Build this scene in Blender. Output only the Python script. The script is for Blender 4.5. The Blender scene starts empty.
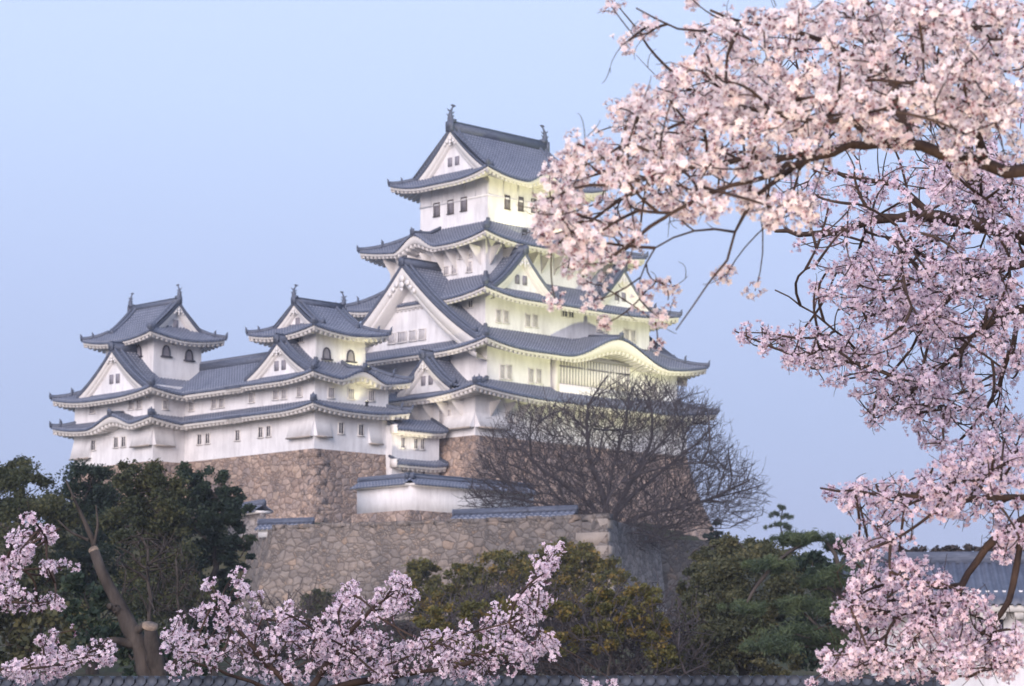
import bpy, math, random
import numpy as np
from math import radians as R
rng = np.random.default_rng(7)
sc = bpy.context.scene
COL = sc.collection

# ------------------------------------------------------------------ camera
F = 2500.0; PITCH = math.atan((700 - 343) / F); EYE = 1.7
cp, sp = math.cos(PITCH), math.sin(PITCH)
cd = bpy.data.cameras.new('camera'); cam = bpy.data.objects.new('camera', cd); COL.objects.link(cam)
cam.location = (0, 0, EYE); cam.rotation_euler = (math.pi / 2 + PITCH, 0, 0)
cd.sensor_width = 36; cd.lens = F / 1024 * 36; cd.clip_end = 9000; cd.clip_start = .1
cd.dof.use_dof = True; cd.dof.focus_distance = 22; cd.dof.aperture_fstop = 6.3
sc.camera = cam
sc.view_settings.view_transform = 'Standard'; sc.view_settings.look = 'None'
sc.view_settings.gamma = 1; sc.view_settings.exposure = 0

# ------------------------------------------------------------------ sky and sun (afterglow low in the west, behind the camera)
wd = bpy.data.worlds.new("World"); sc.world = wd; wd.use_nodes = True
nt = wd.node_tree; bg = nt.nodes['Background']
sky = nt.nodes.new('ShaderNodeTexSky'); sky.sky_type = 'NISHITA'; sky.sun_disc = False
SUN_EL, SUN_ROT = 5, 199
sky.sun_elevation = R(SUN_EL); sky.sun_rotation = R(SUN_ROT); sky.ozone_density = 3; sky.dust_density = .6
tc = nt.nodes.new('ShaderNodeTexCoord'); sx = nt.nodes.new('ShaderNodeSeparateXYZ')
nt.links.new(tc.outputs['Generated'], sx.inputs[0])
cr = nt.nodes.new('ShaderNodeValToRGB'); nt.links.new(sx.outputs['Z'], cr.inputs[0])
els = cr.color_ramp.elements
els[0].position = 0.0; els[0].color = (.42, .475, .715, 1)
els[1].position = 1.0; els[1].color = (.50, .62, .95, 1)
for p_, c_ in ((.07, (.435, .50, .755, 1)), (.11, (.462, .548, .815, 1)), (.17, (.53, .634, .925, 1)), (.235, (.605, .735, 1.02, 1)), (.28, (.64, .77, 1.05, 1)), (.5, (.60, .72, 1.0, 1))):
    e_ = els.new(p_); e_.color = c_
tint = nt.nodes.new('ShaderNodeMix'); tint.data_type = 'RGBA'; tint.blend_type = 'MULTIPLY'; tint.inputs[0].default_value = 1
nt.links.new(sky.outputs[0], tint.inputs[6]); tint.inputs[7].default_value = (1.05, .9, 1.1, 1)
mixs = nt.nodes.new('ShaderNodeMix'); mixs.data_type = 'RGBA'; mixs.inputs[0].default_value = .86
sc10 = nt.nodes.new('ShaderNodeMix'); sc10.data_type = 'RGBA'; sc10.blend_type = 'MULTIPLY'; sc10.inputs[0].default_value = 1
nt.links.new(cr.outputs[0], sc10.inputs[6]); sc10.inputs[7].default_value = (9.3, 9.3, 9.3, 1)
nt.links.new(tint.outputs[2], mixs.inputs[6]); nt.links.new(sc10.outputs[2], mixs.inputs[7])
nt.links.new(mixs.outputs[2], bg.inputs[0]); bg.inputs[1].default_value = .126
sd = bpy.data.lights.new('sun', 'SUN'); so = bpy.data.objects.new('sun', sd); COL.objects.link(so)
sd.energy = 4.0; sd.angle = R(38); sd.color = (1.0, .87, .85)
so.rotation_euler = (R(90 - 14), 0, R(180 - SUN_ROT) + math.pi * 0)
def aim(o, d):
    from mathutils import Vector
    o.rotation_euler = Vector(d).to_track_quat('-Z', 'Y').to_euler()
_a = R(SUN_ROT); _e = R(15)
aim(so, (-math.sin(_a) * math.cos(_e), -math.cos(_a) * math.cos(_e), -math.sin(_e)))

# ------------------------------------------------------------------ photo geometry
def ray(x, y):
    cx = (x - 512) / F; cy = (343 - y) / F
    return np.array([cx, cp - cy * sp, sp + cy * cp])
def at(x, y, Y):
    d = ray(x, y); return np.array([0, 0, EYE]) + d * (Y / d[1])
A45 = R(45); EV = np.array([math.cos(A45), math.sin(A45)]); NV = np.array([-EV[1], EV[0]])
KEEP = at(487, 380, 250.)[:2]
def cw(u, v, z): return np.array([KEEP[0] + u * EV[0] + v * NV[0], KEEP[1] + u * EV[1] + v * NV[1], z])
def onplane(x, y, axis, val):
    d = ray(x, y); nrm = NV if axis == 'v' else EV; oth = EV if axis == 'v' else NV
    t = ((KEEP + val * nrm) @ nrm) / (d[:2] @ nrm); p = np.array([0, 0, EYE]) + d * t
    return (p[:2] - KEEP) @ oth, p[2]

# ------------------------------------------------------------------ materials
def mat(name, rough=.8, spec=.3):
    m = bpy.data.materials.new(name); m.use_nodes = True
    b = m.node_tree.nodes['Principled BSDF']; b.inputs['Roughness'].default_value = rough
    b.inputs['Specular IOR Level'].default_value = spec
    return m, m.node_tree, b
def N(nt, t, **kw):
    n = nt.nodes.new(t)
    for k, v in kw.items(): setattr(n, k, v)
    return n
def ramp(nt, src, stops, interp='LINEAR'):
    r = N(nt, 'ShaderNodeValToRGB'); r.color_ramp.interpolation = interp
    e = r.color_ramp.elements
    e[0].position, e[0].color = stops[0][0], (*stops[0][1], 1); e[1].position, e[1].color = stops[-1][0], (*stops[-1][1], 1)
    for p, c in stops[1:-1]:
        x = e.new(p); x.color = (*c, 1)
    nt.links.new(src, r.inputs[0]); return r.outputs[0]
def noise(nt, scale, detail=4, rough=.6, coord=None, stretch=None):
    n = N(nt, 'ShaderNodeTexNoise'); n.inputs['Scale'].default_value = scale; n.inputs['Detail'].default_value = detail; n.inputs['Roughness'].default_value = rough
    c = coord
    if c is None: c = N(nt, 'ShaderNodeTexCoord').outputs['Object']
    if stretch:
        mp = N(nt, 'ShaderNodeMapping'); mp.inputs['Scale'].default_value = stretch; nt.links.new(c, mp.inputs[0]); c = mp.outputs[0]
    nt.links.new(c, n.inputs['Vector']); return n.outputs['Fac']
def bump(nt, b, h, strength, dist):
    bp = N(nt, 'ShaderNodeBump'); bp.inputs['Strength'].default_value = strength; bp.inputs['Distance'].default_value = dist
    nt.links.new(h, bp.inputs['Height']); nt.links.new(bp.outputs[0], b.inputs['Normal'])
def mul(nt, a, b_, fac=1, mode='MULTIPLY'):
    m = N(nt, 'ShaderNodeMix', data_type='RGBA', blend_type=mode); m.inputs[0].default_value = fac
    nt.links.new(a, m.inputs[6])
    if isinstance(b_, tuple): m.inputs[7].default_value = (*b_, 1)
    else: nt.links.new(b_, m.inputs[7])
    return m.outputs[2]
def simple(name, c0, c1, scale=1.5, rough=.8, spec=.3, stretch=None, bmp=0):
    m, t, b = mat(name, rough, spec); f = noise(t, scale, 5, .65, stretch=stretch)
    t.links.new(ramp(t, f, [(.3, c0), (.7, c1)]), b.inputs['Base Color'])
    if bmp: bump(t, b, f, .6, bmp)
    return m
M = {}
# plaster, with rain streaks and patchy weathering
m, t, b = mat('white_plaster', .85, .2)
c1 = ramp(t, noise(t, .35, 5, .6), [(.3, (.70, .685, .69)), (.6, (.84, .825, .825))])
c2 = ramp(t, noise(t, 1.2, 6, .7, stretch=(1, 1, .16)), [(.3, (.78, .77, .77)), (.56, (1, 1, 1))])
t.links.new(mul(t, c1, c2), b.inputs['Base Color']); M['plaster'] = m
M['plaster_trim'] = simple('plaster_trim', (.74, .70, .67), (.82, .79, .75), 2)
# tiles: dark grey blue with the white mortar beads
m, t, b = mat('roof_tile', .5, .45)
uv = N(t, 'ShaderNodeUVMap').outputs[0]; sep = N(t, 'ShaderNodeSeparateXYZ'); t.links.new(uv, sep.inputs[0])
fr = N(t, 'ShaderNodeMath', operation='FRACT'); dv = N(t, 'ShaderNodeMath', operation='MULTIPLY'); dv.inputs[1].default_value = 1 / .34
t.links.new(sep.outputs['Y'], dv.inputs[0]); t.links.new(dv.outputs[0], fr.inputs[0])
lt = N(t, 'ShaderNodeMath', operation='LESS_THAN'); lt.inputs[1].default_value = .24; t.links.new(fr.outputs[0], lt.inputs[0])
gt = N(t, 'ShaderNodeMath', operation='GREATER_THAN'); gt.inputs[1].default_value = .5; t.links.new(sep.outputs['Z'], gt.inputs[0])
fx = N(t, 'ShaderNodeMath', operation='FRACT'); t.links.new(sep.outputs['X'], fx.inputs[0])
rib = N(t, 'ShaderNodeMath', operation='GREATER_THAN'); rib.inputs[1].default_value = .38; t.links.new(fx.outputs[0], rib.inputs[0])
an = N(t, 'ShaderNodeMath', operation='MULTIPLY'); t.links.new(lt.outputs[0], an.inputs[0]); t.links.new(rib.outputs[0], an.inputs[1])
wear = noise(t, .5, 5, .7); wr = N(t, 'ShaderNodeMath', operation='MULTIPLY'); t.links.new(wear, wr.inputs[0]); wr.inputs[1].default_value = 1.05
an2 = N(t, 'ShaderNodeMath', operation='MULTIPLY'); t.links.new(an.outputs[0], an2.inputs[0]); t.links.new(wr.outputs[0], an2.inputs[1])
base = ramp(t, noise(t, 1.1, 6, .7), [(.3, (.066, .080, .122)), (.7, (.14, .158, .21))])
mx = N(t, 'ShaderNodeMix', data_type='RGBA'); t.links.new(an2.outputs[0], mx.inputs[0]); t.links.new(base, mx.inputs[6]); mx.inputs[7].default_value = (.45, .45, .48, 1)
t.links.new(mx.outputs[2], b.inputs['Base Color']); M['tile'] = m
M['tile_dark'] = simple('dark_roof_tile', (.025, .03, .042), (.10, .11, .135), 1.3, .6, .35)  # darker, mottled grey-blue tile for the boundary wall cap
M['tile_plain'] = simple('plain_roof_tile', (.06, .072, .11), (.12, .135, .18), 1.6, .5, .45)
M['ridge'] = simple('ridge_tile', (.055, .068, .102), (.135, .152, .20), 2.2, .55, .4, stretch=(1, 1, 6))
M['shutter'] = simple('window_shutter', (.21, .20, .23), (.30, .28, .31), 3)
M['dark'] = simple('dark_opening', (.035, .035, .05), (.07, .065, .08), 3)
M['wood'] = simple('dark_wood', (.06, .05, .05), (.12, .10, .09), 3)
M['vent'] = simple('slot_timber', (.30, .26, .22), (.42, .36, .31), 3)  # brown strip along the foot of the stone-drop bays
# stone walls
def stone(name, size, cols, joint=.5, zs=1.35):
    m, t, b = mat(name, .92, .15)
    co = N(t, 'ShaderNodeTexCoord').outputs['Object']
    nz = N(t, 'ShaderNodeTexNoise'); nz.inputs['Scale'].default_value = .7 / size; nz.inputs['Detail'].default_value = 3; t.links.new(co, nz.inputs['Vector'])
    ad = N(t, 'ShaderNodeVectorMath', operation='MULTIPLY_ADD'); t.links.new(nz.outputs['Color'], ad.inputs[0]); ad.inputs[1].default_value = (size * .9,) * 3; t.links.new(co, ad.inputs[2])
    def cells(k):
        mp = N(t, 'ShaderNodeMapping'); mp.inputs['Scale'].default_value = (k / size, k / size, k * zs / size); t.links.new(ad.outputs[0], mp.inputs[0])
        v1 = N(t, 'ShaderNodeTexVoronoi', feature='F1'); v2 = N(t, 'ShaderNodeTexVoronoi', feature='DISTANCE_TO_EDGE')
        for v in (v1, v2): t.links.new(mp.outputs[0], v.inputs['Vector']); v.inputs['Scale'].default_value = 1; v.inputs['Randomness'].default_value = 1
        sp_ = N(t, 'ShaderNodeSeparateColor'); t.links.new(v1.outputs['Color'], sp_.inputs[0]); return sp_, v2.outputs['Distance']
    sa, da = cells(1); sb, db = cells(2.3)
    sel = N(t, 'ShaderNodeMath', operation='GREATER_THAN'); sel.inputs[1].default_value = .66; t.links.new(sa.outputs[2], sel.inputs[0])
    def pick(x, y):
        q = N(t, 'ShaderNodeMix', data_type='FLOAT'); t.links.new(sel.outputs[0], q.inputs[0]); t.links.new(x, q.inputs[2]); t.links.new(y, q.inputs[3]); return q.outputs[0]
    rnd = pick(sa.outputs[0], sb.outputs[0]); mn = N(t, 'ShaderNodeMath', operation='MINIMUM'); hb = N(t, 'ShaderNodeMath', operation='MULTIPLY'); t.links.new(db, hb.inputs[0]); hb.inputs[1].default_value = .6
    t.links.new(da, mn.inputs[0]); t.links.new(hb.outputs[0], mn.inputs[1]); dist = pick(da, mn.outputs[0])
    n = len(cols); c = ramp(t, rnd, [(i / (n - 1), k) for i, k in enumerate(cols)])
    big = ramp(t, noise(t, .13, 5, .65), [(.32, (.58, .58, .60)), (.66, (1.2, 1.1, 1.02))])
    fine = ramp(t, noise(t, 2.2, 7, .75), [(.25, (.62, .62, .63)), (.75, (1.22, 1.2, 1.18))])
    c = mul(t, mul(t, c, big), fine)
    ed = ramp(t, dist, [(.0, (joint,) * 3), (.07, (1, 1, 1))]); c = mul(t, c, ed)
    t.links.new(c, b.inputs['Base Color'])
    hh = ramp(t, dist, [(.0, (0, 0, 0)), (.22, (1, 1, 1))]); hm = N(t, 'ShaderNodeMath', operation='MULTIPLY_ADD'); t.links.new(hh, hm.inputs[0]); hm.inputs[1].default_value = 1
    f2 = N(t, 'ShaderNodeMath', operation='MULTIPLY'); f2.inputs[1].default_value = .8; t.links.new(noise(t, 1.4 / size, 6, .7), f2.inputs[0]); t.links.new(f2.outputs[0], hm.inputs[2])
    bump(t, b, hm.outputs[0], .8, size * .16); return m
M['stone_keep'] = stone('castle_stone', .85, [(.33, .265, .23), (.49, .38, .31), (.40, .335, .30), (.54, .43, .35), (.36, .31, .29), (.50, .39, .32)], .5)
M['stone_front'] = stone('rampart_stone', .72, [(.19, .178, .17), (.265, .24, .22), (.225, .212, .203), (.295, .263, .235), (.25, .233, .22), (.285, .265, .245), (.33, .27, .22)], .5)
M['stone_side'] = stone('shade_lightened_stone', .95, [(.27, .265, .27), (.36, .35, .35), (.31, .30, .305), (.40, .38, .37)], .45)  # greyer stone copy, colour lightened to offset shade on the side face
M['corner_stone'] = simple('dressed_corner_stone', (.27, .235, .205), (.38, .32, .27), 1.1, .9, .15, bmp=.06)
M['ground'] = simple('earth_and_grass', (.035, .045, .02), (.09, .075, .045), .4, .95, .1)
def leafmat(name, c0, c1, c2, trans=.25):
    m, t, b = mat(name, .6, .25)
    at_ = N(t, 'ShaderNodeAttribute'); at_.attribute_name = 'tint'
    c = ramp(t, at_.outputs['Fac'], [(0, c0), (.55, c1), (1, c2)])
    t.links.new(c, b.inputs['Base Color'])
    tr = N(t, 'ShaderNodeBsdfTranslucent'); t.links.new(c, tr.inputs[0]); ms = N(t, 'ShaderNodeMixShader'); ms.inputs[0].default_value = trans
    t.links.new(b.outputs[0], ms.inputs[1]); t.links.new(tr.outputs[0], ms.inputs[2]); t.links.new(ms.outputs[0], t.nodes['Material Output'].inputs[0])
    return m
M['ever'] = leafmat('evergreen_leaf', (.018, .032, .026), (.036, .058, .038), (.070, .09, .045))
M['olive'] = leafmat('olive_leaf', (.032, .042, .022), (.065, .075, .034), (.12, .115, .045))
M['gold'] = leafmat('yellow_green_leaf', (.06, .062, .022), (.13, .124, .036), (.28, .18, .045))
M['pine'] = leafmat('pine_needle', (.035, .055, .034), (.085, .118, .06), (.145, .175, .08))
M['thicket'] = leafmat('dry_thicket', (.032, .027, .028), (.068, .056, .056), (.115, .095, .085))
M['moss'] = leafmat('bush_leaf', (.04, .05, .03), (.085, .09, .045), (.15, .135, .06))
M['bark'] = simple('tree_bark', (.014, .012, .012), (.10, .083, .072), 3.2, .9, .2, stretch=(1, 1, .3), bmp=.05)
M['bark_cherry'] = simple('cherry_bark', (.026, .018, .020), (.095, .062, .045), 9, .85, .25, bmp=.03)
M['twig'] = simple('bare_twig', (.050, .043, .047), (.105, .090, .092), 2, .9, .1)
M['cutwood'] = simple('sawn_wood', (.15, .115, .09), (.33, .25, .185), 14, .8, .2)
M['iron'] = simple('painted_metal', (.03, .032, .035), (.06, .06, .065), 3, .5, .4)
def petalmat(name, outer, mid, core, trans=.35):
    m, t, b = mat(name, .6, .2)
    a1 = N(t, 'ShaderNodeAttribute'); a1.attribute_name = 'core'
    a2 = N(t, 'ShaderNodeAttribute'); a2.attribute_name = 'tint'
    c = ramp(t, a1.outputs['Fac'], [(0, outer), (.55, mid), (1, core)])
    c = mul(t, c, ramp(t, a2.outputs['Fac'], [(0, (.92, .82, .86)), (.5, (1, .98, .985)), (1, (1.08, 1.06, 1.05))]))
    t.links.new(c, b.inputs['Base Color'])
    tr = N(t, 'ShaderNodeBsdfTranslucent'); t.links.new(c, tr.inputs[0]); ms = N(t, 'ShaderNodeMixShader'); ms.inputs[0].default_value = trans
    t.links.new(b.outputs[0], ms.inputs[1]); t.links.new(tr.outputs[0], ms.inputs[2]); t.links.new(ms.outputs[0], t.nodes['Material Output'].inputs[0])
    return m
M['petal'] = petalmat('cherry_petal', (.96, .90, .87), (.90, .76, .75), (.36, .10, .11))
M['petal_shaded'] = petalmat('shade_tinted_petal', (.90, .80, .87), (.83, .67, .75), (.32, .11, .18))  # lilac of shaded, sky-lit blossom is put into this petal colour
m, t, b = mat('lamp_glass', .2, .5); b.inputs['Emission Color'].default_value = (1, .93, .55, 1); b.inputs['Emission Strength'].default_value = 6; M['lampglass'] = m

# ------------------------------------------------------------------ mesh builder
class MB:
    def __init__(s): s.v = []; s.f = []; s.uv = []; s.n = 0; s.at = {}; s.marks = [0]
    def mark(s):
        if s.marks[-1] != s.n: s.marks.append(s.n)
    def split(s):
        out = []; mk = [m for m in s.marks if m < s.n] + [s.n]; V = np.concatenate(s.v); U = np.concatenate(s.uv)
        for i0, i1 in zip(mk[:-1], mk[1:]):
            q = MB(); q.v = [V[i0:i1]]; q.uv = [U[i0:i1]]; q.n = i1 - i0; q.f = [f - i0 for f in s.f if len(f) and i0 <= f.min() < i1]; out.append(q)
        return out
    def add(s, V, Fc, uv=None, **attrs):
        V = np.asarray(V, float).reshape(-1, 3); k = len(V)
        s.v.append(V); s.f.append(np.asarray(Fc, int) + s.n)
        s.uv.append(np.zeros((k, 2)) if uv is None else np.asarray(uv, float).reshape(-1, 2))
        for a in attrs: s.at.setdefault(a, []).append((s.n, np.broadcast_to(np.asarray(attrs[a], float), (k,))))
        s.n += k
    def grid(s, P, uv=None, **attrs):
        n, m = P.shape[:2]; i = np.arange(n * m).reshape(n, m)
        q = np.stack([i[:-1, :-1], i[1:, :-1], i[1:, 1:], i[:-1, 1:]], -1).reshape(-1, 4)
        s.add(P, q, uv, **attrs)
    def box(s, c, h, ax=None):
        ax = np.eye(3) if ax is None else np.asarray(ax, float)
        V = [np.asarray(c, float) + sum(sg * hh * a for sg, hh, a in zip(S, h, ax)) for S in ((-1,-1,-1),(1,-1,-1),(1,1,-1),(-1,1,-1),(-1,-1,1),(1,-1,1),(1,1,1),(-1,1,1))]
        s.add(V, [(0,3,2,1),(4,5,6,7),(0,1,5,4),(1,2,6,5),(2,3,7,6),(3,0,4,7)])
    def tube(s, P, r, k=6, cap=True, **attrs):
        P = np.asarray(P, float); n = len(P); r = np.broadcast_to(np.asarray(r, float), (n,))
        T = np.gradient(P, axis=0); T /= np.linalg.norm(T, axis=1)[:, None] + 1e-9
        up = np.array([0, 0, 1.]) if abs(T[0][2]) < .9 else np.array([1., 0, 0])
        X = np.cross(T, up); X /= np.linalg.norm(X, axis=1)[:, None] + 1e-9; Yv = np.cross(X, T)
        a = np.linspace(0, 2 * np.pi, k, endpoint=False) + .3
        ring = P[:, None] + r[:, None, None] * (np.cos(a)[None, :, None] * X[:, None] + np.sin(a)[None, :, None] * Yv[:, None])
        i = np.arange(n * k).reshape(n, k); j = np.roll(i, -1, 1)
        q = np.stack([i[:-1], j[:-1], j[1:], i[1:]], -1).reshape(-1, 4)
        s.add(ring, q, **attrs)
        if cap and k >= 4:
            for row in (i[0], i[-1]):
                s.f.append(np.array([[row[0], row[x], row[x + 1]] for x in range(1, k - 1)]) + s.n - n * k)
    def disc(s, c, nrm_a, nrm_b, out, r, th, k=10):
        a = np.linspace(0, 2 * np.pi, k, endpoint=False)
        ring = np.asarray(c) + r * (np.cos(a)[:, None] * nrm_a + np.sin(a)[:, None] * nrm_b)
        V = np.concatenate([ring, ring + out * th, [np.asarray(c) + out * th]])
        Fq = [(x, (x + 1) % k, k + (x + 1) % k, k + x) for x in range(k)]; s.add(V, Fq)
        s.f.append(np.array([[k + x, k + (x + 1) % k, 2 * k] for x in range(k)]) + s.n - 2 * k - 1)
    def build(s, name, material, parent=None, base=(0, 0, 0), smooth=False):
        me = bpy.data.meshes.new(name)
        V = np.concatenate(s.v) - np.asarray(base, float)
        q = [f for f in s.f if f.shape[1] == 4]; tr = [f for f in s.f if f.shape[1] == 3]
        q = np.concatenate(q) if q else np.zeros((0, 4), int); tr = np.concatenate(tr) if tr else np.zeros((0, 3), int)
        loops = np.concatenate([q.ravel(), tr.ravel()]); tot = np.concatenate([np.full(len(q), 4), np.full(len(tr), 3)])
        me.vertices.add(len(V)); me.loops.add(len(loops)); me.polygons.add(len(tot))
        me.vertices.foreach_set('co', V.ravel()); me.loops.foreach_set('vertex_index', loops)
        me.polygons.foreach_set('loop_start', np.concatenate([[0], np.cumsum(tot)[:-1]])); me.polygons.foreach_set('loop_total', tot)
        UV = np.concatenate(s.uv)
        if np.any(UV):
            l = me.uv_layers.new(name='UVMap'); l.data.foreach_set('uv', UV[loops].ravel())
        for a, ch in s.at.items():
            arr = np.zeros(len(V))
            for st, vals in ch: arr[st:st + len(vals)] = vals
            me.attributes.new(a, 'FLOAT', 'POINT').data.foreach_set('value', arr)
        me.update(calc_edges=True)
        if smooth: me.polygons.foreach_set('use_smooth', np.ones(len(tot), bool))
        me.materials.append(material)
        o = bpy.data.objects.new(name, me); COL.objects.link(o)
        if parent is not None: o.parent = parent
        return o
def tag(o, label=None, cat=None, group=None, kind=None):
    if label: o['label'] = label
    if cat: o['category'] = cat
    if group: o['group'] = group
    if kind: o['kind'] = kind
    return o
def empty(name, loc, rz=0):
    o = bpy.data.objects.new(name, None); COL.objects.link(o); o.location = loc; o.rotation_euler = (0, 0, rz); o.empty_display_size = .5
    return o
Z3 = np.array([0, 0, 1.])
def a3(u, v): return np.array([u, v, 0.])

class Bld:
    """A castle building: local frame = castle axes, origin at its base."""
    def __init__(s, name, label, cat, u, v, z, group=None):
        s.base = np.array([u, v, z]); s.root = empty(name, cw(u, v, z), A45); tag(s.root, label, cat, group)
    def part(s, mb, name, m, parent=None, smooth=False):
        if len(mb.marks) > 1:
            return [mbi.build(name, m, s.root if parent is None else parent, s.base, smooth) for mbi in mb.split()][0]
        o = mb.build(name, m, s.root if parent is None else parent, s.base if parent is None or parent.type == 'EMPTY' else s.base, smooth); return o

def side(rect, O, k):
    u0, u1, v0, v1 = rect[0] - O, rect[1] + O, rect[2] - O, rect[3] + O
    return {'S': (a3(u0, v0), a3(1, 0), a3(0, 1), u1 - u0), 'E': (a3(u1, v0), a3(0, 1), a3(-1, 0), v1 - v0),
            'N': (a3(u1, v1), a3(-1, 0), a3(0, -1), u1 - u0), 'W': (a3(u0, v1), a3(0, -1), a3(1, 0), v1 - v0)}[k]
PH = np.array([0, .34, .44, .67, .90]); HT = np.array([0, 0, .8, 1.0, .8])
def cols(L, p, ph=PH, ht=HT):
    n = max(2, round(L / p)); p = L / n
    s_ = (np.arange(n)[:, None] + ph[None]) * p; h = np.tile(ht, n); x = (np.arange(n)[:, None] + ph[None]).ravel()
    return np.append(s_.ravel(), L), np.append(h, 0), np.append(x, n)
def tilepanel(mb, o, a, b, L, dmax, zf, p=.42, h=.12, nd=7, edge=.24):
    s_, hh, x = cols(L, p); t = np.linspace(0, 1, nd)
    d = dmax(s_)[:, None] * t[None]; S = np.repeat(s_[:, None], nd, 1)
    z = zf(S, d) + hh[:, None] * h
    P = o + a * S[..., None] + b * d[..., None]; P[..., 2] = z
    e = P[:, :1].copy(); e[..., 2] -= edge
    P = np.concatenate([e, P], 1); d = np.concatenate([d[:, :1] - edge, d], 1)
    uv = np.stack([np.repeat(x[:, None], nd + 1, 1), d + 50], -1)
    mb.grid(P, uv)
def eavepanel(mb, o, a, b, L, dmax, zf, O, fh, raft=.62, inset=.14, drop=.22, fhf=None, rh=.34):
    # white fascia board under the tile edge and the plastered rafters of the soffit
    s_ = np.linspace(inset, L - inset, max(6, int(L / .3))); zt = zf(s_, s_ * 0)
    f_ = fh if fhf is None else fhf(s_)
    P = o + a * s_[:, None] + b * inset; A_ = P.copy(); B_ = P.copy(); A_[:, 2] = zt - drop; B_[:, 2] = zt - drop - f_
    C_ = B_ + b * .22
    mb.grid(np.stack([A_, B_, C_], 1))
    ph = np.array([0, .46, .47, .99]); ht = np.array([0, 0, -1., -1.])
    s_, hh, _ = cols(L - 2 * inset, raft, ph, ht); s_ = s_ + inset
    dm = np.minimum(dmax(s_), O + .15); t = np.array([0, 0, .25, .5, .75, 1])
    d = inset + .1 + np.maximum(dm - inset - .1, 0)[:, None] * t[None]; S = np.repeat(s_[:, None], 6, 1)
    f2 = fh if fhf is None else fhf(S)
    z = zf(S, np.minimum(d, dm[:, None])) - drop - f2 + .03 + hh[:, None] * rh * (np.arange(6) > 0)[None] - .16 * d
    P = o + a * S[..., None] + b * d[..., None]; P[..., 2] = z; mb.grid(P)

def skirt(B, tiles, eaves, ridges, rect, O, ze, inner, H, up=.75, fh=.24, kara=(), flat=(), K=1.5, hips=('SW', 'SE', 'NW', 'NE')):
    D = {'S': inner[2] - rect[2] + O, 'N': rect[3] - inner[3] + O, 'W': inner[0] - rect[0] + O, 'E': rect[1] - inner[1] + O}
    nb = {'S': 'WE', 'E': 'SN', 'N': 'EW', 'W': 'NS'}
    zfs = {}
    for k in 'SENW':
        o, a, b, L = side(rect, O, k); Dm, Dl, Dr = D[k], D[nb[k][0]], D[nb[k][1]]
        def zf(s_, d, k=k, L=L, Dm=Dm, Dl=Dl, Dr=Dr):
            f = np.clip(d / Dm, 0, 1.05); xl = s_ / Dl; xr = (L - s_) / Dr
            ul = 0 if (k + nb[k][0]) in flat else np.maximum(0, 1 - xl / K) ** 2
            ur = 0 if (k + nb[k][1]) in flat else np.maximum(0, 1 - xr / K) ** 2
            z = ze + H * (.72 * f + .28 * f * f) + up * (ul + ur) * (1 - f)
            for kk, c, hw, h in kara:
                if kk == k:
                    x = np.clip(np.abs(s_ - c) / hw, 0, 1); bell = .5 * (1 + np.cos(np.pi * x ** .9))
                    z = np.where((x < 1), np.maximum(z, ze + h * bell + .10 * d), z)
            return z
        def dmax(s_, Dm=Dm, Dl=Dl, Dr=Dr, L=L): return Dm * np.clip(np.minimum(s_ / Dl, (L - s_) / Dr), 0.0, 1)
        def fhf(s_, k=k):
            r = fh + 0 * s_
            for kk, c, hw, h in kara:
                if kk == k: r = r + .36 * h * .5 * (1 + np.cos(np.pi * np.clip(np.abs(s_ - c) / hw, 0, 1)))
            return r
        tilepanel(tiles, o, a, b, L, dmax, zf); eavepanel(eaves, o, a, b, L, dmax, zf, O, fh, fhf=fhf)
        zfs[k] = (zf, o, a, b, L, D)
        for kk, c, hw, h in kara:            # karahafu: low ridge running back over the bell
            if kk == k:
                w_ = MB(); q = np.linspace(c - hw * .95, c + hw * .95, 25); W_ = o + a * q[:, None] + b * (O - .03); Wb = W_.copy(); W_[:, 2] = ze + h * .5 * (1 + np.cos(np.pi * (np.abs(q - c) / hw) ** .9)) - .42; Wb[:, 2] = ze - .9; w_.grid(np.stack([W_, Wb], 1)); B.part(w_, 'bow_eave_panel', M['plaster'])
                d1 = Dm * .97; q = np.array([0., .3, .6, 1.]) * d1
                ridges.mark(); P = [o + a * c + b * (x - .05) + Z3 * (float(zf(np.array(c), np.array(x))) + .16) for x in q]
                ridges.tube(P, .2, 6); oni(ridges, P[0], -b, a, .55)
    for c in hips:
        k = {'SW': 'S', 'SE': 'E', 'NE': 'N', 'NW': 'W'}[c]; zf, o, a, b, L, _ = zfs[k]; Dm = D[k]; Dl = D[nb[k][0]]
        f = np.linspace(0, 1, 9)
        P = np.array([o + a * (x * Dl) + b * (x * Dm) for x in f]); P[:, 2] = zf(f * Dl, f * Dm) + .16
        ridges.mark()
        ridges.tube(P, .24, 6)
        dr = P[0] - P[2]; dr[2] = 0; dr /= np.linalg.norm(dr); tq = np.array([-dr[1], dr[0], 0])
        oni(ridges, P[0] + .05 * dr, dr, tq, .5); oni(ridges, P[3] + Z3 * .1, dr, tq, .62)
    return zfs
def oni(mb, p, out, a, s_=.6):
    """ridge end tile: shaped plate with an upswept horn"""
    mb.box(p + Z3 * .15 * s_, (.5 * s_, .12 * s_, .55 * s_), (a, out, Z3))
    mb.disc(p + Z3 * .35 * s_, a, Z3, out, .42 * s_, .22 * s_, 8)
    mb.tube([p + Z3 * .5 * s_, p + Z3 * .8 * s_ + out * .1 * s_, p + Z3 * 1.05 * s_ + out * .3 * s_], [.2 * s_, .14 * s_, .05 * s_], 5)
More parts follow.
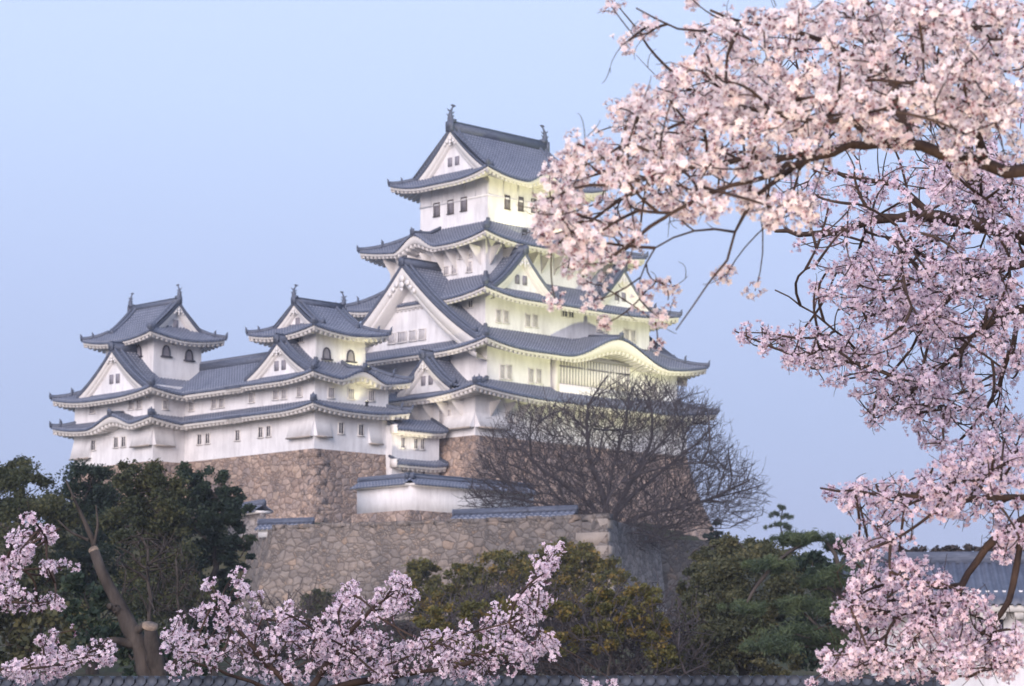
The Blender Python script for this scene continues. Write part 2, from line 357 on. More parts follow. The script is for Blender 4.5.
def fish(B, p, inw, a, h, parent):
    """shachihoko: a fish standing on its head, tail in the air"""
    mb = MB(); t = np.linspace(0, 1, 9)
    path = np.array([p + inw * h * (.10 * math.sin(x * 3.0) - .20 * x * x + .08) * -1 + Z3 * h * x * .95 for x in t])
    mb.tube(path, h * np.array([.17, .19, .175, .15, .12, .095, .075, .055, .04]), 7)
    top = path[-1]
    for sg, l in ((-1, .30), (1, .34), (-.25, .40), (.35, .36)):
        e = top + inw * sg * l * h * .8 + Z3 * h * (.16 - abs(sg) * .10)
        mb.tube([top - Z3 * .05 * h, (top + e) / 2 + Z3 * .03 * h, e], h * np.array([.05, .06, .012]), 4)
    for x, sg in ((2, 1), (2, -1), (4, 1), (5, -1)):
        q = path[x]; mb.tube([q, q + inw * sg * .22 * h + Z3 * .03 * h, q + inw * sg * .36 * h + Z3 * .16 * h], h * np.array([.07, .05, .01]), 4)
    mb.box(p - Z3 * .04 * h, (.2 * h, .22 * h, .12 * h), (a, inw, Z3))
    return B.part(mb, 'roof_fish', M['ridge'], parent, True)

def gablefront(B, o, a, b, c, t0, hw, zc, zbase, board=.75, recess=.75, ov=.0, name='gable', wins=0, orn=1.0, dark=.0):
    """gable board following the roof curve, recessed triangle and hanging ornament; returns gable part"""
    d = np.linspace(-hw, hw, 33); zt = zc(np.abs(d))
    P0 = o + a * (c + d)[:, None] + b * (t0 + .12)
    bd = board * (1.0 + .25 * np.abs(d) / hw)
    mb = MB()
    A_, B_ = P0.copy(), P0.copy(); A_[:, 2] = zt - .22; B_[:, 2] = zt - .22 - bd
    C_ = B_ + b * .3
    mb.grid(np.stack([A_, B_, C_], 1))
    in_ = o + a * (c + d)[:, None] + b * (t0 + .22); A2, B2 = in_.copy(), in_.copy(); A2[:, 2] = zt - .3 - bd * .95; B2[:, 2] = zt - .3 - bd * 1.35
    C2 = B2 + b * recess; mb.grid(np.stack([A2, B2, C2], 1))
    g = B.part(mb, name, M['plaster_trim'])
    w = MB(); Pw = o + a * (c + d)[:, None] + b * (t0 + recess); Wt, Wb = Pw.copy(), Pw.copy(); Wt[:, 2] = zt - .3; Wb[:, 2] = np.minimum(zbase, zt - .3)
    w.grid(np.stack([Wt, Wb], 1)); B.part(w, 'gable_wall', M['plaster'], g)
    # ornament
    top = o + a * c + b * (t0 + .06); top[2] = float(zc(np.array(0.))) - .22 - board * 1.15
    q = MB(); s_ = orn
    q.disc(top, a, Z3, -b, .26 * s_, .07, 6); q.disc(top - Z3 * .42 * s_, a, Z3, -b, .22 * s_, .07, 8); q.disc(top - Z3 * .75 * s_, a, Z3, -b, .14 * s_, .07, 6)
    for sg in (-1, 1):
        q.disc(top + a * sg * .55 * s_ - Z3 * .34 * s_, a, Z3, -b, .2 * s_, .07, 8); q.disc(top + a * sg * .85 * s_ - Z3 * .66 * s_, a, Z3, -b, .16 * s_, .07, 7)
        if s_ > 1.2: q.disc(top + a * sg * 1.2 * s_ - Z3 * .95 * s_, a, Z3, -b, .17 * s_, .07, 7)
    B.part(q, 'gable_ornament', M['plaster_trim'], g)
    if wins:
        for sg in ((-1, 1) if wins == 2 else (0,)):
            q = MB(); cc = o + a * (c + sg * .55) + b * (t0 + recess - .04); cc[2] = zbase + (float(zc(np.array(0.))) - zbase) * .34
            q.box(cc, (.30, .05, .48), (a, b, Z3)); wo = B.part(q, 'window', M['shutter'], g)
    return g
def gable(B, tiles, ridges, facade, c, t0, t1, hw, za, zb, board=.7, recess=.7, wins=2, orn=1.0, ext=1.05, zbase=None, verge=True):
    o, a, b = facade[:3]
    def zc(d):
        x = d / hw; return za - (za - zb) * (1.30 * x - .30 * x * x)
    zfun = lambda r, d: zc(d)
    oo = o + a * c + b * t0
    for sg in (-1, 1):
        tilepanel(tiles, oo, b, a * sg, t1 - t0, lambda s_: np.full_like(s_, hw * ext), zfun, nd=9, edge=0)
        # verge edge
        d = np.linspace(0, hw * ext, 17); P = oo + a * sg * d[:, None]; T_ = P.copy(); Bm = P.copy(); T_[:, 2] = zc(d) + .12; Bm[:, 2] = zc(d) - .30
        I_ = Bm + b * .25; tiles.grid(np.stack([T_, Bm, I_], 1), np.full((17, 3, 2), 50.2))
        ridges.mark(); V = P + b * .30; V[:, 2] = zc(d) + .14; ridges.tube(V, .17, 6)
        if verge:
            ridges.mark(); V = P + b * 1.15; V[:, 2] = zc(d) + .14; ridges.tube(V[:-2], .20, 6); oni(ridges, V[-3], a * sg, b, .55)
    ridges.mark(); ridges.box(oo + b * (t1 - t0) / 2 + Z3 * (za + .22), (.26, (t1 - t0) / 2, .34), (a, b, Z3)); ridges.tube([oo + Z3 * (za + .6), oo + b * (t1 - t0) + Z3 * (za + .6)], .2, 6)
    oni(ridges, oo + Z3 * (za + .1) - b * .05, -b, a, .7)
    return gablefront(B, o, a, b, c, t0, hw, zc, zb - .4 if zbase is None else zbase, board, recess, wins=wins, orn=orn)

def irimoya(B, rect, O, ze, zr, G, axis, up=.7, fh=.24, kara=(), ov=.5, board=.6, fishh=1.9, orn=.8, wins=1, rs=1.0):
    tiles, eaves, ridges = MB(), MB(), MB()
    gs, ms = (('W', 'E'), ('S', 'N')) if axis == 'u' else (('S', 'N'), ('W', 'E'))
    depth = (rect[3] - rect[2]) if axis == 'u' else (rect[1] - rect[0]); Rr = depth / 2 + O
    p = lambda t: .58 * t + .42 * t * t
    info = {}
    for k in 'SENW':
        o, a, b, L = side(rect, O, k)
        def zf(s_, d, k=k, L=L):
            x = np.minimum(s_, L - s_); z = ze + (zr - ze) * p(np.clip(d / Rr, 0, 1)) + up * np.maximum(0, 1 - x / 5.5) ** 2 * np.maximum(0, 1 - d / Rr) ** 2
            for kk, c, hw, h in kara:
                if kk == k:
                    y = np.clip(np.abs(s_ - c) / hw, 0, 1); z = np.where(y < 1, np.maximum(z, ze + h * .5 * (1 + np.cos(np.pi * y ** .9)) + .1 * d), z)
            return z
        if k in ms: dmax = lambda s_, L=L: np.where(np.minimum(s_, L - s_) < G - ov, np.minimum(s_, L - s_), Rr)
        else: dmax = lambda s_, L=L: np.minimum(np.minimum(s_, L - s_), G + .7)
        tilepanel(tiles, o, a, b, L, dmax, zf, nd=10); 
        def fhf(s_, k=k):
            r = fh + 0 * s_
            for kk, c, hw, h in kara:
                if kk == k: r = r + .36 * h * .5 * (1 + np.cos(np.pi * np.clip(np.abs(s_ - c) / hw, 0, 1)))
            return r
        eavepanel(eaves, o, a, b, L, lambda s_, L=L: np.minimum(s_, L - s_), zf, O, fh, fhf=fhf); info[k] = (o, a, b, L, zf)
    for k in 'SENW':        # corner ridges up to the gable foot
        o, a, b, L, zf = info[k]; f = np.linspace(0, G - ov * .3, 8); P = np.array([o + (a + b) * x for x in f]); P[:, 2] = zf(f, f) + .15
        ridges.mark(); ridges.tube(P, .22, 6); dr = -(a + b) / 1.4142; oni(ridges, P[0], dr, np.cross(dr, Z3), .5); oni(ridges, P[3], dr, np.cross(dr, Z3), .55)
    roof = B.part(tiles, 'roof', M['tile']); B.part(eaves, 'eaves', M['plaster_trim'], roof)
    for k in gs:
        o, a, b, L, zf = info[k]
        zc = lambda d: ze + (zr - ze) * p(np.clip((Rr - d) / Rr, 0, 1))
        hw = Rr - G + .35
        for sg in (-1, 1):
            d = np.linspace(0, hw, 13); P = o + a * (L / 2 + sg * d)[:, None] + b * (G - ov); T_ = P.copy(); Bm = P.copy(); T_[:, 2] = zc(d) + .1; Bm[:, 2] = zc(d) - .28
            q = MB(); q.grid(np.stack([T_, Bm, Bm + b * .25], 1), np.full((13, 3, 2), 50.2)); V = P + b * .28; V[:, 2] = zc(d) + .15; q.tube(V, .17, 6)
            q.mark(); V = P + b * 1.1; V[:, 2] = zc(d) + .15; q.tube(V, .19, 6); oni(q, V[-1], a * sg, b, .5)
            ridges.mark(); ridges.marks += [m_ + ridges.n for m_ in q.marks[1:]]; ridges.v += q.v; ridges.uv += q.uv; ridges.f += [f + ridges.n for f in q.f]; ridges.n += q.n
        gablefront(B, o, a, b, L / 2, G - ov, hw, zc, float(zc(np.array(hw))) - .5, board, .65, wins=wins, orn=orn)
    o, a, b, L, zf = info[gs[0]]; Lr = info[ms[0]][3]
    e0 = o + a * (L / 2) + b * (G - ov) + Z3 * zr; e1 = o + a * (L / 2) + b * (Lr - G + ov) + Z3 * zr; mid = (e0 + e1) / 2
    hl = np.linalg.norm(e1 - e0) / 2
    ridges.mark(); ridges.box(mid + Z3 * .22 * rs, (.28 * rs, hl, .42 * rs), (a, b, Z3)); ridges.tube([e0 + Z3 * .7 * rs, e1 + Z3 * .7 * rs], .24 * rs, 6)
    rd = B.part(ridges, 'ridge_tiles', M['ridge'], roof)
    for e, ow in ((e0, -b), (e1, b)):
        q = MB(); oni(q, e + Z3 * .1 * rs, ow, a, 1.0 * rs); B.part(q, 'ridge_end_tile', M['ridge'], roof)
        fish(B, e + Z3 * .95 * rs - ow * .35 * rs, -ow, a, fishh, roof)
    return roof

def walls(B, rect, z0, z1, name='wall', flare=0):
    mb = MB(); u0, u1, v0, v1 = rect
    for k in 'SENW':
        o, a, b, L = side(rect, 0, k); s_ = np.linspace(0, L, 2); P = np.stack([np.array([o + a * x + Z3 * z for x in s_]) for z in (z0, z1)], 1); mb.grid(P)
    c = [a3(u0, v0), a3(u1, v0), a3(u1, v1), a3(u0, v1)]; mb.add([p + Z3 * z1 for p in c], [(0, 1, 2, 3)])
    return B.part(mb, name, M['plaster'])
def win(B, axis, val, x, y, w, h, kind='shutter', bars=2, parent=None):
    """window on the wall plane axis=val, centred where the photograph shows it; w,h in pixels"""
    q0, z0 = onplane(x - w / 2, y + h / 2, axis, val); q1, z1 = onplane(x + w / 2, y - h / 2, axis, val)
    qc, zc_ = onplane(x, y, axis, val); hw = abs(q1 - q0) / 2; sc_ = h / 10.0 * .98; hh = sc_ / 2
    a, b = (a3(1, 0), a3(0, 1)) if axis == 'v' else (a3(0, -1), a3(1, 0))
    c = (a3(qc, val) if axis == 'v' else a3(val, qc)) + Z3 * zc_
    mb = MB(); mb.box(c - b * .02, (hw, .03, hh), (a, b, Z3)); o = B.part(mb, 'window', M['dark' if kind == 'dark' else 'shutter'], parent)
    f = MB(); t = .04
    f.box(c - b * .05 + a * hw, (t, .06, hh + t), (a, b, Z3)); f.box(c - b * .05 - a * hw, (t, .06, hh + t), (a, b, Z3))
    f.box(c - b * .06 + Z3 * hh, (hw, .06, t), (a, b, Z3)); f.box(c - b * .10 - Z3 * hh, (hw + .1, .10, t), (a, b, Z3))
    for i in range(bars if kind != 'dark' else 1): f.box(c - b * .045 + a * hw * (2 * (i + 1) / ((bars if kind != 'dark' else 1) + 1) - 1), (.04, .02, hh), (a, b, Z3))
    B.part(f, 'window_frame', M['plaster_trim' if kind != 'bar' else 'wood'], o)
    if kind == 'bar':
        pass
    return o
def bellwin(B, axis, val, x, y, w=8, h=12):
    """bell shaped temple window with black frame"""
    qc, zc_ = onplane(x, y, axis, val); a, b = (a3(1, 0), a3(0, 1)) if axis == 'v' else (a3(0, -1), a3(1, 0))
    c = (a3(qc, val) if axis == 'v' else a3(val, qc)) + Z3 * zc_
    hw = w / 7.0 / 2 * .82; hh = h / 10. / 2
    prof = [(-1.05, -1), (-.95, -.2), (-.85, .35), (-.55, .75), (-.2, .9), (0, 1.06), (.2, .9), (.55, .75), (.85, .35), (.95, -.2), (1.05, -1)]
    P = [c + a * hw * x_ + Z3 * hh * y_ - b * .06 for x_, y_ in prof]
    mb = MB(); ctr = c - b * .03; V = [ctr - Z3 * hh * .2] + [p + b * .03 for p in P]; mb.add(V, [(0, i + 1, i) for i in range(1, len(P))] + [(0, 1, len(P))])
    o = B.part(mb, 'window', M['shutter'])
    f = MB(); f.tube(P, .085, 5); f.box(c - Z3 * hh - b * .14, (hw * 1.45, .14, .07), (a, b, Z3)); B.part(f, 'window_frame', M['dark'], o)
def brackets(B, axis, val, qs, z, l, h):
    """triangular plaster struts under the eaves"""
    mb = MB(); a, b = (a3(1, 0), a3(0, 1)) if axis == 'v' else (a3(0, -1), a3(1, 0))
    for q in qs:
        c = (a3(q, val) if axis == 'v' else a3(val, q))
        for s0 in (-.12,):
            V = [c + a * s1 + p for s1 in (-.08, .08) for p in (Z3 * z, Z3 * (z - h), -b * l + Z3 * (z - .05), -b * l + Z3 * (z + .15))]
            mb.add(V, [(0, 1, 2, 3), (4, 5, 6, 7), (1, 2, 6, 5), (2, 3, 7, 6)])
    return B.part(mb, 'eave_struts', M['plaster_trim'])
def flare(B, pts, z0, z1, out, dirs):
    """stone-drop bay: wall skirt that leans out over the base.  pts along a facade"""
    mb = MB(); (p, q), (b,) = pts, dirs
    V = [p + Z3 * z1, q + Z3 * z1, q - b * out + Z3 * z0, p - b * out + Z3 * z0, p + Z3 * z0, q + Z3 * z0]
    mb.add(V, [(0, 1, 2, 3), (3, 2, 5, 4)]); mb.add([V[0], V[3], V[4], V[1], V[2], V[5]], [(0, 1, 2), (3, 4, 5)])
    o = B.part(mb, 'stone_drop_bay', M['plaster'])
    l = MB(); mid = (p + q) / 2; a = (q - p) / np.linalg.norm(q - p)
    l.box(mid - b * (out - .05) + Z3 * (z0 - .05), (np.linalg.norm(q - p) / 2, .16, .07), (a, b, Z3)); B.part(l, 'drop_slot', M['vent'], o)

# ================================================================== GROUND
def hterr(x, y):
    sm = lambda e0, e1, t: (lambda q: q * q * (3 - 2 * q))(np.clip((t - e0) / (e1 - e0), 0, 1))
    h = 7.0 * sm(75, 172, y) + 5.2 * sm(196, 228, y)
    # plateau behind the rampart
    f1 = (y - 187.6) + (x - 7.0) * .466 ; f2 = -(x - 7.0) * math.cos(R(15)) + (y - 185) * math.sin(R(15))
    pl = sm(1.0, 3.5, f1) * sm(1.5, 4.5, f2)
    lvl = 14.9 + 2.6 * sm(205, 226, y)
    h = h * (1 - pl) + lvl * pl
    rr = np.sqrt((x / 1.0) ** 2 + (y - 200) ** 2)
    return h * (1 - sm(150, 330, rr))
gx = np.concatenate([[-5000, -2000, -800, -400], np.arange(-200, 201, 2.0), [400, 800, 2000, 5000]])
gy = np.concatenate([[-3000, -600, -100], np.arange(-20, 340, 2.0), [420, 600, 1000, 2500, 7000]])
GX, GY = np.meshgrid(gx, gy, indexing='ij'); mb = MB(); H_ = hterr(GX, GY)
mb.grid(np.stack([GX, GY, H_], -1)); tag(mb.build('ground', M['ground'], smooth=True), kind='structure')

# ================================================================== STONE BASES
def stonebase(name, label, rect, zt, zb, bat, material, sides='SWEN', group=None, frame='castle'):
    B = Bld(name, label, 'stone wall', (rect[0] + rect[1]) / 2, (rect[2] + rect[3]) / 2, zb, group); mb = MB()
    n = 12; zz = np.linspace(zt, zb, n); off = bat * (zt - zz) ** 1.35 / (zt - zb) ** .35
    for k in sides:
        P = []
        for z, O in zip(zz, off):
            o, a, b, L = side(rect, O, k); s_ = np.linspace(0, L, max(3, int(L / 1.0))); P.append(np.array([o + a * x + Z3 * z for x in s_]))
        n_ = min(len(p) for p in P); P = []
        for z, O in zip(zz, off):
            o, a, b, L = side(rect, O, k); s_ = np.linspace(0, L, n_); P.append(np.array([o + a * x + Z3 * z for x in s_]))
        mb.grid(np.stack(P, 1))
    cs = MB(); hq = .95; nq = int((zt - zb) / hq)
    for i in range(nq):
        z = zt - (i + .5) * hq; of = bat * (zt - z) ** 1.35 / (zt - zb) ** .35; lu, lv = (1.0, .45) if i % 2 else (.45, 1.0)
        lu *= rng.uniform(.85, 1.15); lv *= rng.uniform(.85, 1.15); cs.box(a3(rect[0] - of - .02 + lu, rect[2] - of - .02 + lv) + Z3 * z, (lu, lv, hq * .475))
    u0, u1, v0, v1 = rect; mb.add([a3(u0, v0) + Z3 * zt, a3(u1, v0) + Z3 * zt, a3(u1, v1) + Z3 * zt, a3(u0, v1) + Z3 * zt], [(0, 1, 2, 3)])
    o = mb.build(name, material, None, B.base); o.location = B.root.location; o.rotation_euler = B.root.rotation_euler
    for k_ in ('label', 'category', 'group'):
        if k_ in B.root: o[k_] = B.root[k_]
    bpy.data.objects.remove(B.root); o.name = name; cs.build('corner_stones', material, o, B.base); return o
stonebase('stone_rampart', 'tall battered stone base under the great keep, behind the bare tree', (-1.95, 30.2, -.3, 22), 27.9, 15.5, .30, M['stone_keep'])
stonebase('stone_rampart', 'reddish stone base under the left white turrets and corridor, above the dark trees', (-18.9, -9.3, 4.5, 24.8), 25.7, 14.0, .10, M['stone_keep'], 'SWE')
stonebase('stone_rampart', 'stone base below the leftmost turret, mostly behind dark evergreens', (-22.9, -12.7, 24.8, 38.5), 25.6, 13.0, .10, M['stone_keep'])

# ================================================================== MAIN KEEP
B = Bld('castle_keep', 'great white five-tiered castle keep, tallest building, lit by yellow floodlight', 'castle', 14, 11, 27.9)
T1, T2, T3, T4, T5 = (-1.95, 30.2, -.3, 22), (0, 29, 0, 22), (1.9, 27.0, 2.2, 20), (3.6, 23.4, 3.9, 18.6), (5.2, 18.6, 5.2, 15.6)
walls(B, T1, 27.9, 32.6); walls(B, T2, 32.6, 37.6); walls(B, T3, 38.6, 43.4); walls(B, T4, 44.5, 49.6); walls(B, T5, 50.6, 56.9)
O = 2.45
def tier(rect, ze, inner, H, **kw):
    t_, e_, r_ = MB(), MB(), MB(); z_ = skirt(B, t_, e_, r_, rect, kw.pop('O', O), ze, inner, H, **kw); return t_, e_, r_, z_
def close(t_, e_, r_):
    rf = B.part(t_, 'roof', M['tile']); B.part(e_, 'eaves', M['plaster_trim'], rf); B.part(r_, 'ridge_tiles', M['ridge'], rf); return rf
ins = lambda r, d: (r[0] + d, r[1] - d, r[2] + d, r[3] - d)
# tier 1
t_, e_, r_, z_ = tier(T1, 32.0, ins(T2, .25), 1.85, K=2.6, up=.8)
gable(B, t_, r_, side(T1, 0, 'W'), 22 - 5.6, -1.75, 2.2, 3.9, 36.2, 33.0, board=.55, recess=.7, orn=.75)
close(t_, e_, r_)
# tier 2, with the bow eave in the south and the great gable in the west
t_, e_, r_, z_ = tier(T2, 36.9, ins(T3, .25), 2.75, kara=[('S', 17.4 + O, 8.3, 2.55)], up=.85)
for k, tt in (('W', 5.0), ('E', 4.0)):
    gable(B, t_, r_, side(T2, 0, k), 11.2 if k == 'W' else 11, -1.9, tt, 11.0, 46.6, 37.9, board=1.15, recess=1.7, wins=0, orn=1.55, ext=1.03, zbase=37.4)
close(t_, e_, r_)
# tier 3, twin gables in the south
t_, e_, r_, z_ = tier(T3, 42.6, ins(T4, .25), 2.95, up=.8)
for c in (6.4, 21.6): gable(B, t_, r_, side(T3, 0, 'S'), c - T3[0], -1.35, 2.6, 4.3, 47.7, 43.7, board=.65, recess=.7, orn=.8)
close(t_, e_, r_)
# tier 4, bow eaves
t_, e_, r_, z_ = tier(T4, 48.8, ins(T5, .25), 2.75, kara=[('W', (T4[3] - T4[2]) / 2 + O - 1.2, 3.6, 1.6), ('S', (T4[1] - T4[0]) / 2 + O, 3.5, 1.5)], up=.85)
close(t_, e_, r_)
irimoya(B, T5, O, 55.9, 62.0, 2.7, 'u', up=.85, kara=[('S', (T5[1] - T5[0]) / 2 + O, 3.4, 1.4)], board=.75, ov=.9, fishh=1.65, orn=.9, wins=2)
brackets(B, 'v', T1[2], np.arange(0.2, 30, 2.2), 31.4, 1.5, 1.6); brackets(B, 'u', T1[0], np.arange(1.5, 21, 2.2), 31.4, 1.5, 1.6)
brackets(B, 'v', T4[2], np.arange(4.3, 23, 1.9), 48.3, 1.6, 1.9); brackets(B, 'u', T4[0], np.arange(4.6, 18.5, 1.9), 48.3, 1.6, 1.9)
for x, y in ((437, 210), (450.9, 207.2), (464.2, 204.4)): win(B, 'u', T5[0], x, y, 5.5, 15, 'bar', 2)
for x, y in ((507, 202.5), (520.5, 204.2), (533.6, 206), (546, 208)): win(B, 'v', T5[2], x, y, 4.5, 15, 'bar', 2)
for x, y, w_, h_ in ((446.6, 271, 5, 10), (454.4, 269.8, 5, 10), (469.6, 267, 5, 11.5), (461.8, 257, 4.5, 4), (469.8, 255.7, 4.5, 4)): win(B, 'u', T4[0], x, y, w_, h_)
for x, y in ((498, 316), (505.8, 317), (527.6, 320.6), (535, 321), (599, 326), (606, 327.5), (626, 335), (632.7, 336.2)): win(B, 'v', T3[2], x, y, 4.5, 13.5)
for x, y in ((564.3, 313.8), (570.8, 314.6)): win(B, 'v', T3[2], x, y, 5, 7, 'dark')
win(B, 'u', T3[0], 471, 304, 4.5, 8, 'dark')
for x, y, w_ in ((392, 338.7, 7), (402.3, 337.2, 8.5), (413, 335.8, 7), (422.4, 334.3, 6.5)): win(B, 'u', -.25, x, y, w_, 11.5, 'shutter', 4)
for x, y in ((530.7, 375.7), (538.6, 376.3), (501.9, 371.8), (509, 372.3), (646, 389), (655, 390.5)): win(B, 'v', 0, x, y, 4.5, 15)
for x, y in ((442, 417.7), (448.8, 417)): win(B, 'u', T1[0], x, y, 4.5, 15)
for x, y in ((509.7, 415.5), (517, 416.5), (540, 421), (548, 422)): win(B, 'v', T1[2], x, y, 4.5, 14)
# timber lines on the top storey
mb = MB()
for z in (54.15,):
    for k in 'SW':
        o, a, b, L = side(T5, 0, k); mb.box(o + a * L / 2 - b * .02 + Z3 * z, (L / 2 + .06, .07, .09), (a, b, Z3))
        for x in np.linspace(0.1, L - .1, 7): mb.box(o + a * x - b * .01 + Z3 * 55.1, (.09, .05, .9), (a, b, Z3))
B.part(mb, 'wall_beams', M['plaster'])
# projecting lattice bay under the bow eave
mb = MB(); zb0, zt0 = 32.6, 37.6; u0, u1 = 9.9, 20.9
mb.box(a3((u0 + u1) / 2, -.35) + Z3 * (zb0 + .75), ((u1 - u0) / 2, .35, .75)); mb.box(a3((u0 + u1) / 2, -.2) + Z3 * 35.6, ((u1 - u0) / 2 - .1, .2, 1.5)); mb.box(a3((u0 + u1) / 2, -.38) + Z3 * 37.05, ((u1 - u0) / 2 + .1, .38, .16))
mb.box(a3((u0 + u1) / 2, -.46) + Z3 * 36.0, ((u1 - u0) / 2, .06, .1))
bay = B.part(mb, 'lattice_bay', M['shutter']); mb = MB()
for i in range(25): mb.box(a3(u0 + .12 + i * (u1 - u0 - .24) / 24, -.45) + Z3 * 35.5, (.135, .07, 1.45))
mb.box(a3((u0 + u1) / 2, -.50) + Z3 * (zb0 + .72), ((u1 - u0) / 2 + .02, .22, .78)); mb.box(a3(u0 - .3, -.3) + Z3 * 35.2, (.3, .3, 2.1)); B.part(mb, 'lattice', M['plaster_trim'], bay)
o_, a_, b_, L_ = side(T1, 0, 'S'); flare(B, [o_, o_ + a_ * 4.2], 28.7, 30.2, .75, [b_])
o_, a_, b_, L_ = side(T1, 0, 'W'); flare(B, [o_ + a_ * (L_ - 4.2), o_ + a_ * L_], 28.7, 30.2, .75, [b_])

# ================================================================== WEST SMALL KEEP
B = Bld('castle_turret', 'white three-storey turret with gabled roof standing just left of the great keep', 'castle turret', -14, 9.6, 25.7, 'small turrets west of the keep')
N1 = (-18.9, -9.3, 4.5, 14.7); NU = (-17.4, -10.9, 6.2, 12.9)
walls(B, N1, 25.7, 33.4); walls(B, NU, 33.2, 38.2)
flat = ('SEx',)
t_, e_, r_, z_ = tier(N1, 29.55, ins(N1, .25), .95, O=1.65, up=.55, fh=.2, flat=('WN', 'NW'), K=3, hips=('SW', 'SE')); close(t_, e_, r_)
t_, e_, r_, z_ = tier(N1, 32.55, ins(NU, .25), 2.15, O=1.7, up=.6, fh=.2, flat=('WN', 'NW'), K=1.6, kara=[('S', 4.95 + 1.7, 3.6, 1.1)], hips=('SW', 'SE'))
gable(B, t_, r_, side(N1, 0, 'W'), 14.7 - 9.0, -1.15, 1.6, 4.7, 36.5, 33.3, board=.55, recess=.55, orn=.7)
close(t_, e_, r_)
irimoya(B, NU, 1.8, 37.3, 40.7, 2.2, 'u', up=.6, fh=.2, board=.5, fishh=1.15, orn=.6, wins=1, rs=.6)
bellwin(B, 'v', NU[2], 326.4, 353.5); bellwin(B, 'v', NU[2], 350.5, 356)
win(B, 'u', NU[0], 301, 338.6, 6, 9)
for x, y in ((330.8, 393), (350.8, 394), (371, 396)): win(B, 'v', N1[2], x, y, 6, 11)
for x, y in ((340.7, 428.3), (360.6, 430.2)): win(B, 'v', N1[2], x, y, 5, 11.5, 'dark')
for x, y in ((252, 398), (276, 395), (284.5, 394.4), (300, 392)): win(B, 'u', N1[0], x, y, 5, 10)
for x, y in ((261, 432.4), (269, 431.4)): win(B, 'u', N1[0], x, y, 4.5, 11, 'dark')
o_, a_, b_, L_ = side(N1, 0, 'S'); flare(B, [o_, o_ + a_ * 1.9], 26.9, 28.7, .5, [b_]); flare(B, [o_ + a_ * 7.0, o_ + a_ * 8.6], 26.7, 28.3, .4, [b_])
o_, a_, b_, L_ = side(N1, 0, 'W'); flare(B, [o_ + a_ * (L_ - 3.6), o_ + a_ * L_], 26.9, 28.7, .5, [b_])

# ================================================================== CORRIDOR
B = Bld('castle_corridor', 'long white two-storey corridor wing joining the two left turrets', 'castle corridor', -16, 19.7, 25.7)
C1 = (-18.9, -13.3, 14.7, 24.9)
walls(B, C1, 25.7, 33.2)
t_, e_ = MB(), MB()
o, a, b, L = side((C1[0], C1[1], 14.7 - 1.0, 24.9 + 1.0), 0, 'W')
o1 = o - b * 1.65; zf = lambda s_, d: 29.55 + .95 * (.72 * d / 1.9 + .28 * (d / 1.9) ** 2) + 0 * s_
tilepanel(t_, o1, a, b, L, lambda s_: np.full_like(s_, 1.9), zf); eavepanel(e_, o1, a, b, L, lambda s_: np.full_like(s_, 1.9), zf, 1.65, .26)
rf = B.part(t_, 'roof', M['tile']); B.part(e_, 'eaves', M['plaster_trim'], rf)
t_, e_, r_ = MB(), MB(), MB(); o1 = o - b * 1.7; D_ = 2.8 + 1.7; zf = lambda s_, d: 32.5 + 3.05 * (.75 * d / D_ + .25 * (d / D_) ** 2) + 0 * s_
tilepanel(t_, o1, a, b, L, lambda s_: np.full_like(s_, D_), zf); eavepanel(e_, o1, a, b, L, lambda s_: np.full_like(s_, D_), zf, 1.7, .28)
oE, aE, bE, LE = side((C1[0], C1[1], 13.7, 25.9), 0, 'E'); oE = oE - bE * 1.7
tilepanel(t_, oE, aE, bE, LE, lambda s_: np.full_like(s_, D_), zf)
rc = o1 + b * D_ + a * (L / 2); r_.box(rc + Z3 * 35.75, (.25, L / 2, .4), (b, a, Z3)); r_.tube([rc - a * L / 2 + Z3 * 36.2, rc + a * L / 2 + Z3 * 36.2], .22, 6)
rf = B.part(t_, 'roof', M['tile']); B.part(e_, 'eaves', M['plaster_trim'], rf); B.part(r_, 'ridge_tiles', M['ridge'], rf)
for x, y in ((192, 406.5), (214.4, 404), (222, 403)): win(B, 'u', C1[0], x, y, 5, 10)
for x, y in ((200, 439.6), (208, 438.6), (238, 435.5)): win(B, 'u', C1[0], x, y, 4.5, 11, 'dark')

# ================================================================== INUI SMALL KEEP
B = Bld('castle_turret', 'leftmost white turret with bow eave and bell-shaped windows', 'castle turret', -17.8, 31.6, 25.6, 'small turrets west of the keep')
I1 = (-22.9, -12.7, 24.8, 38.5); IU = (-20.9, -14.7, 27.7, 36.0)
walls(B, I1, 25.6, 33.4); walls(B, IU, 33.2, 39.4)
t_, e_, r_, z_ = tier(I1, 29.4, ins(I1, .25), 1.0, O=1.75, up=.65, fh=.2, K=3, kara=[('W', 38.5 - 29.9 + 1.75, 4.4, 1.15)]); close(t_, e_, r_)
t_, e_, r_, z_ = tier(I1, 32.35, ins(IU, .25), 2.3, O=1.8, up=.7, fh=.2, K=1.5)
gable(B, t_, r_, side(I1, 0, 'W'), 38.5 - 30.7, -1.15, 2.2, 5.7, 37.5, 33.2, board=.6, recess=.55, orn=.75)
close(t_, e_, r_)
irimoya(B, IU, 1.85, 38.55, 42.7, 2.2, 'v', up=.65, fh=.2, board=.5, fishh=1.25, orn=.65, wins=1, rs=.6)
bellwin(B, 'u', IU[0], 139, 351.3); bellwin(B, 'v', IU[2], 166, 351); bellwin(B, 'v', IU[2], 188.8, 355.2); win(B, 'v', IU[2], 172.4, 343.5, 4, 4)
for x, y in ((131.4, 405), (139.6, 404.4), (92.7, 409)): win(B, 'u', I1[0], x, y, 5, 10)
win(B, 'v', I1[2], 165, 405, 5, 10)
for x, y in ((93.7, 445.4), (116.5, 442.6), (124, 441.8)): win(B, 'u', I1[0], x, y, 4.5, 11, 'dark')
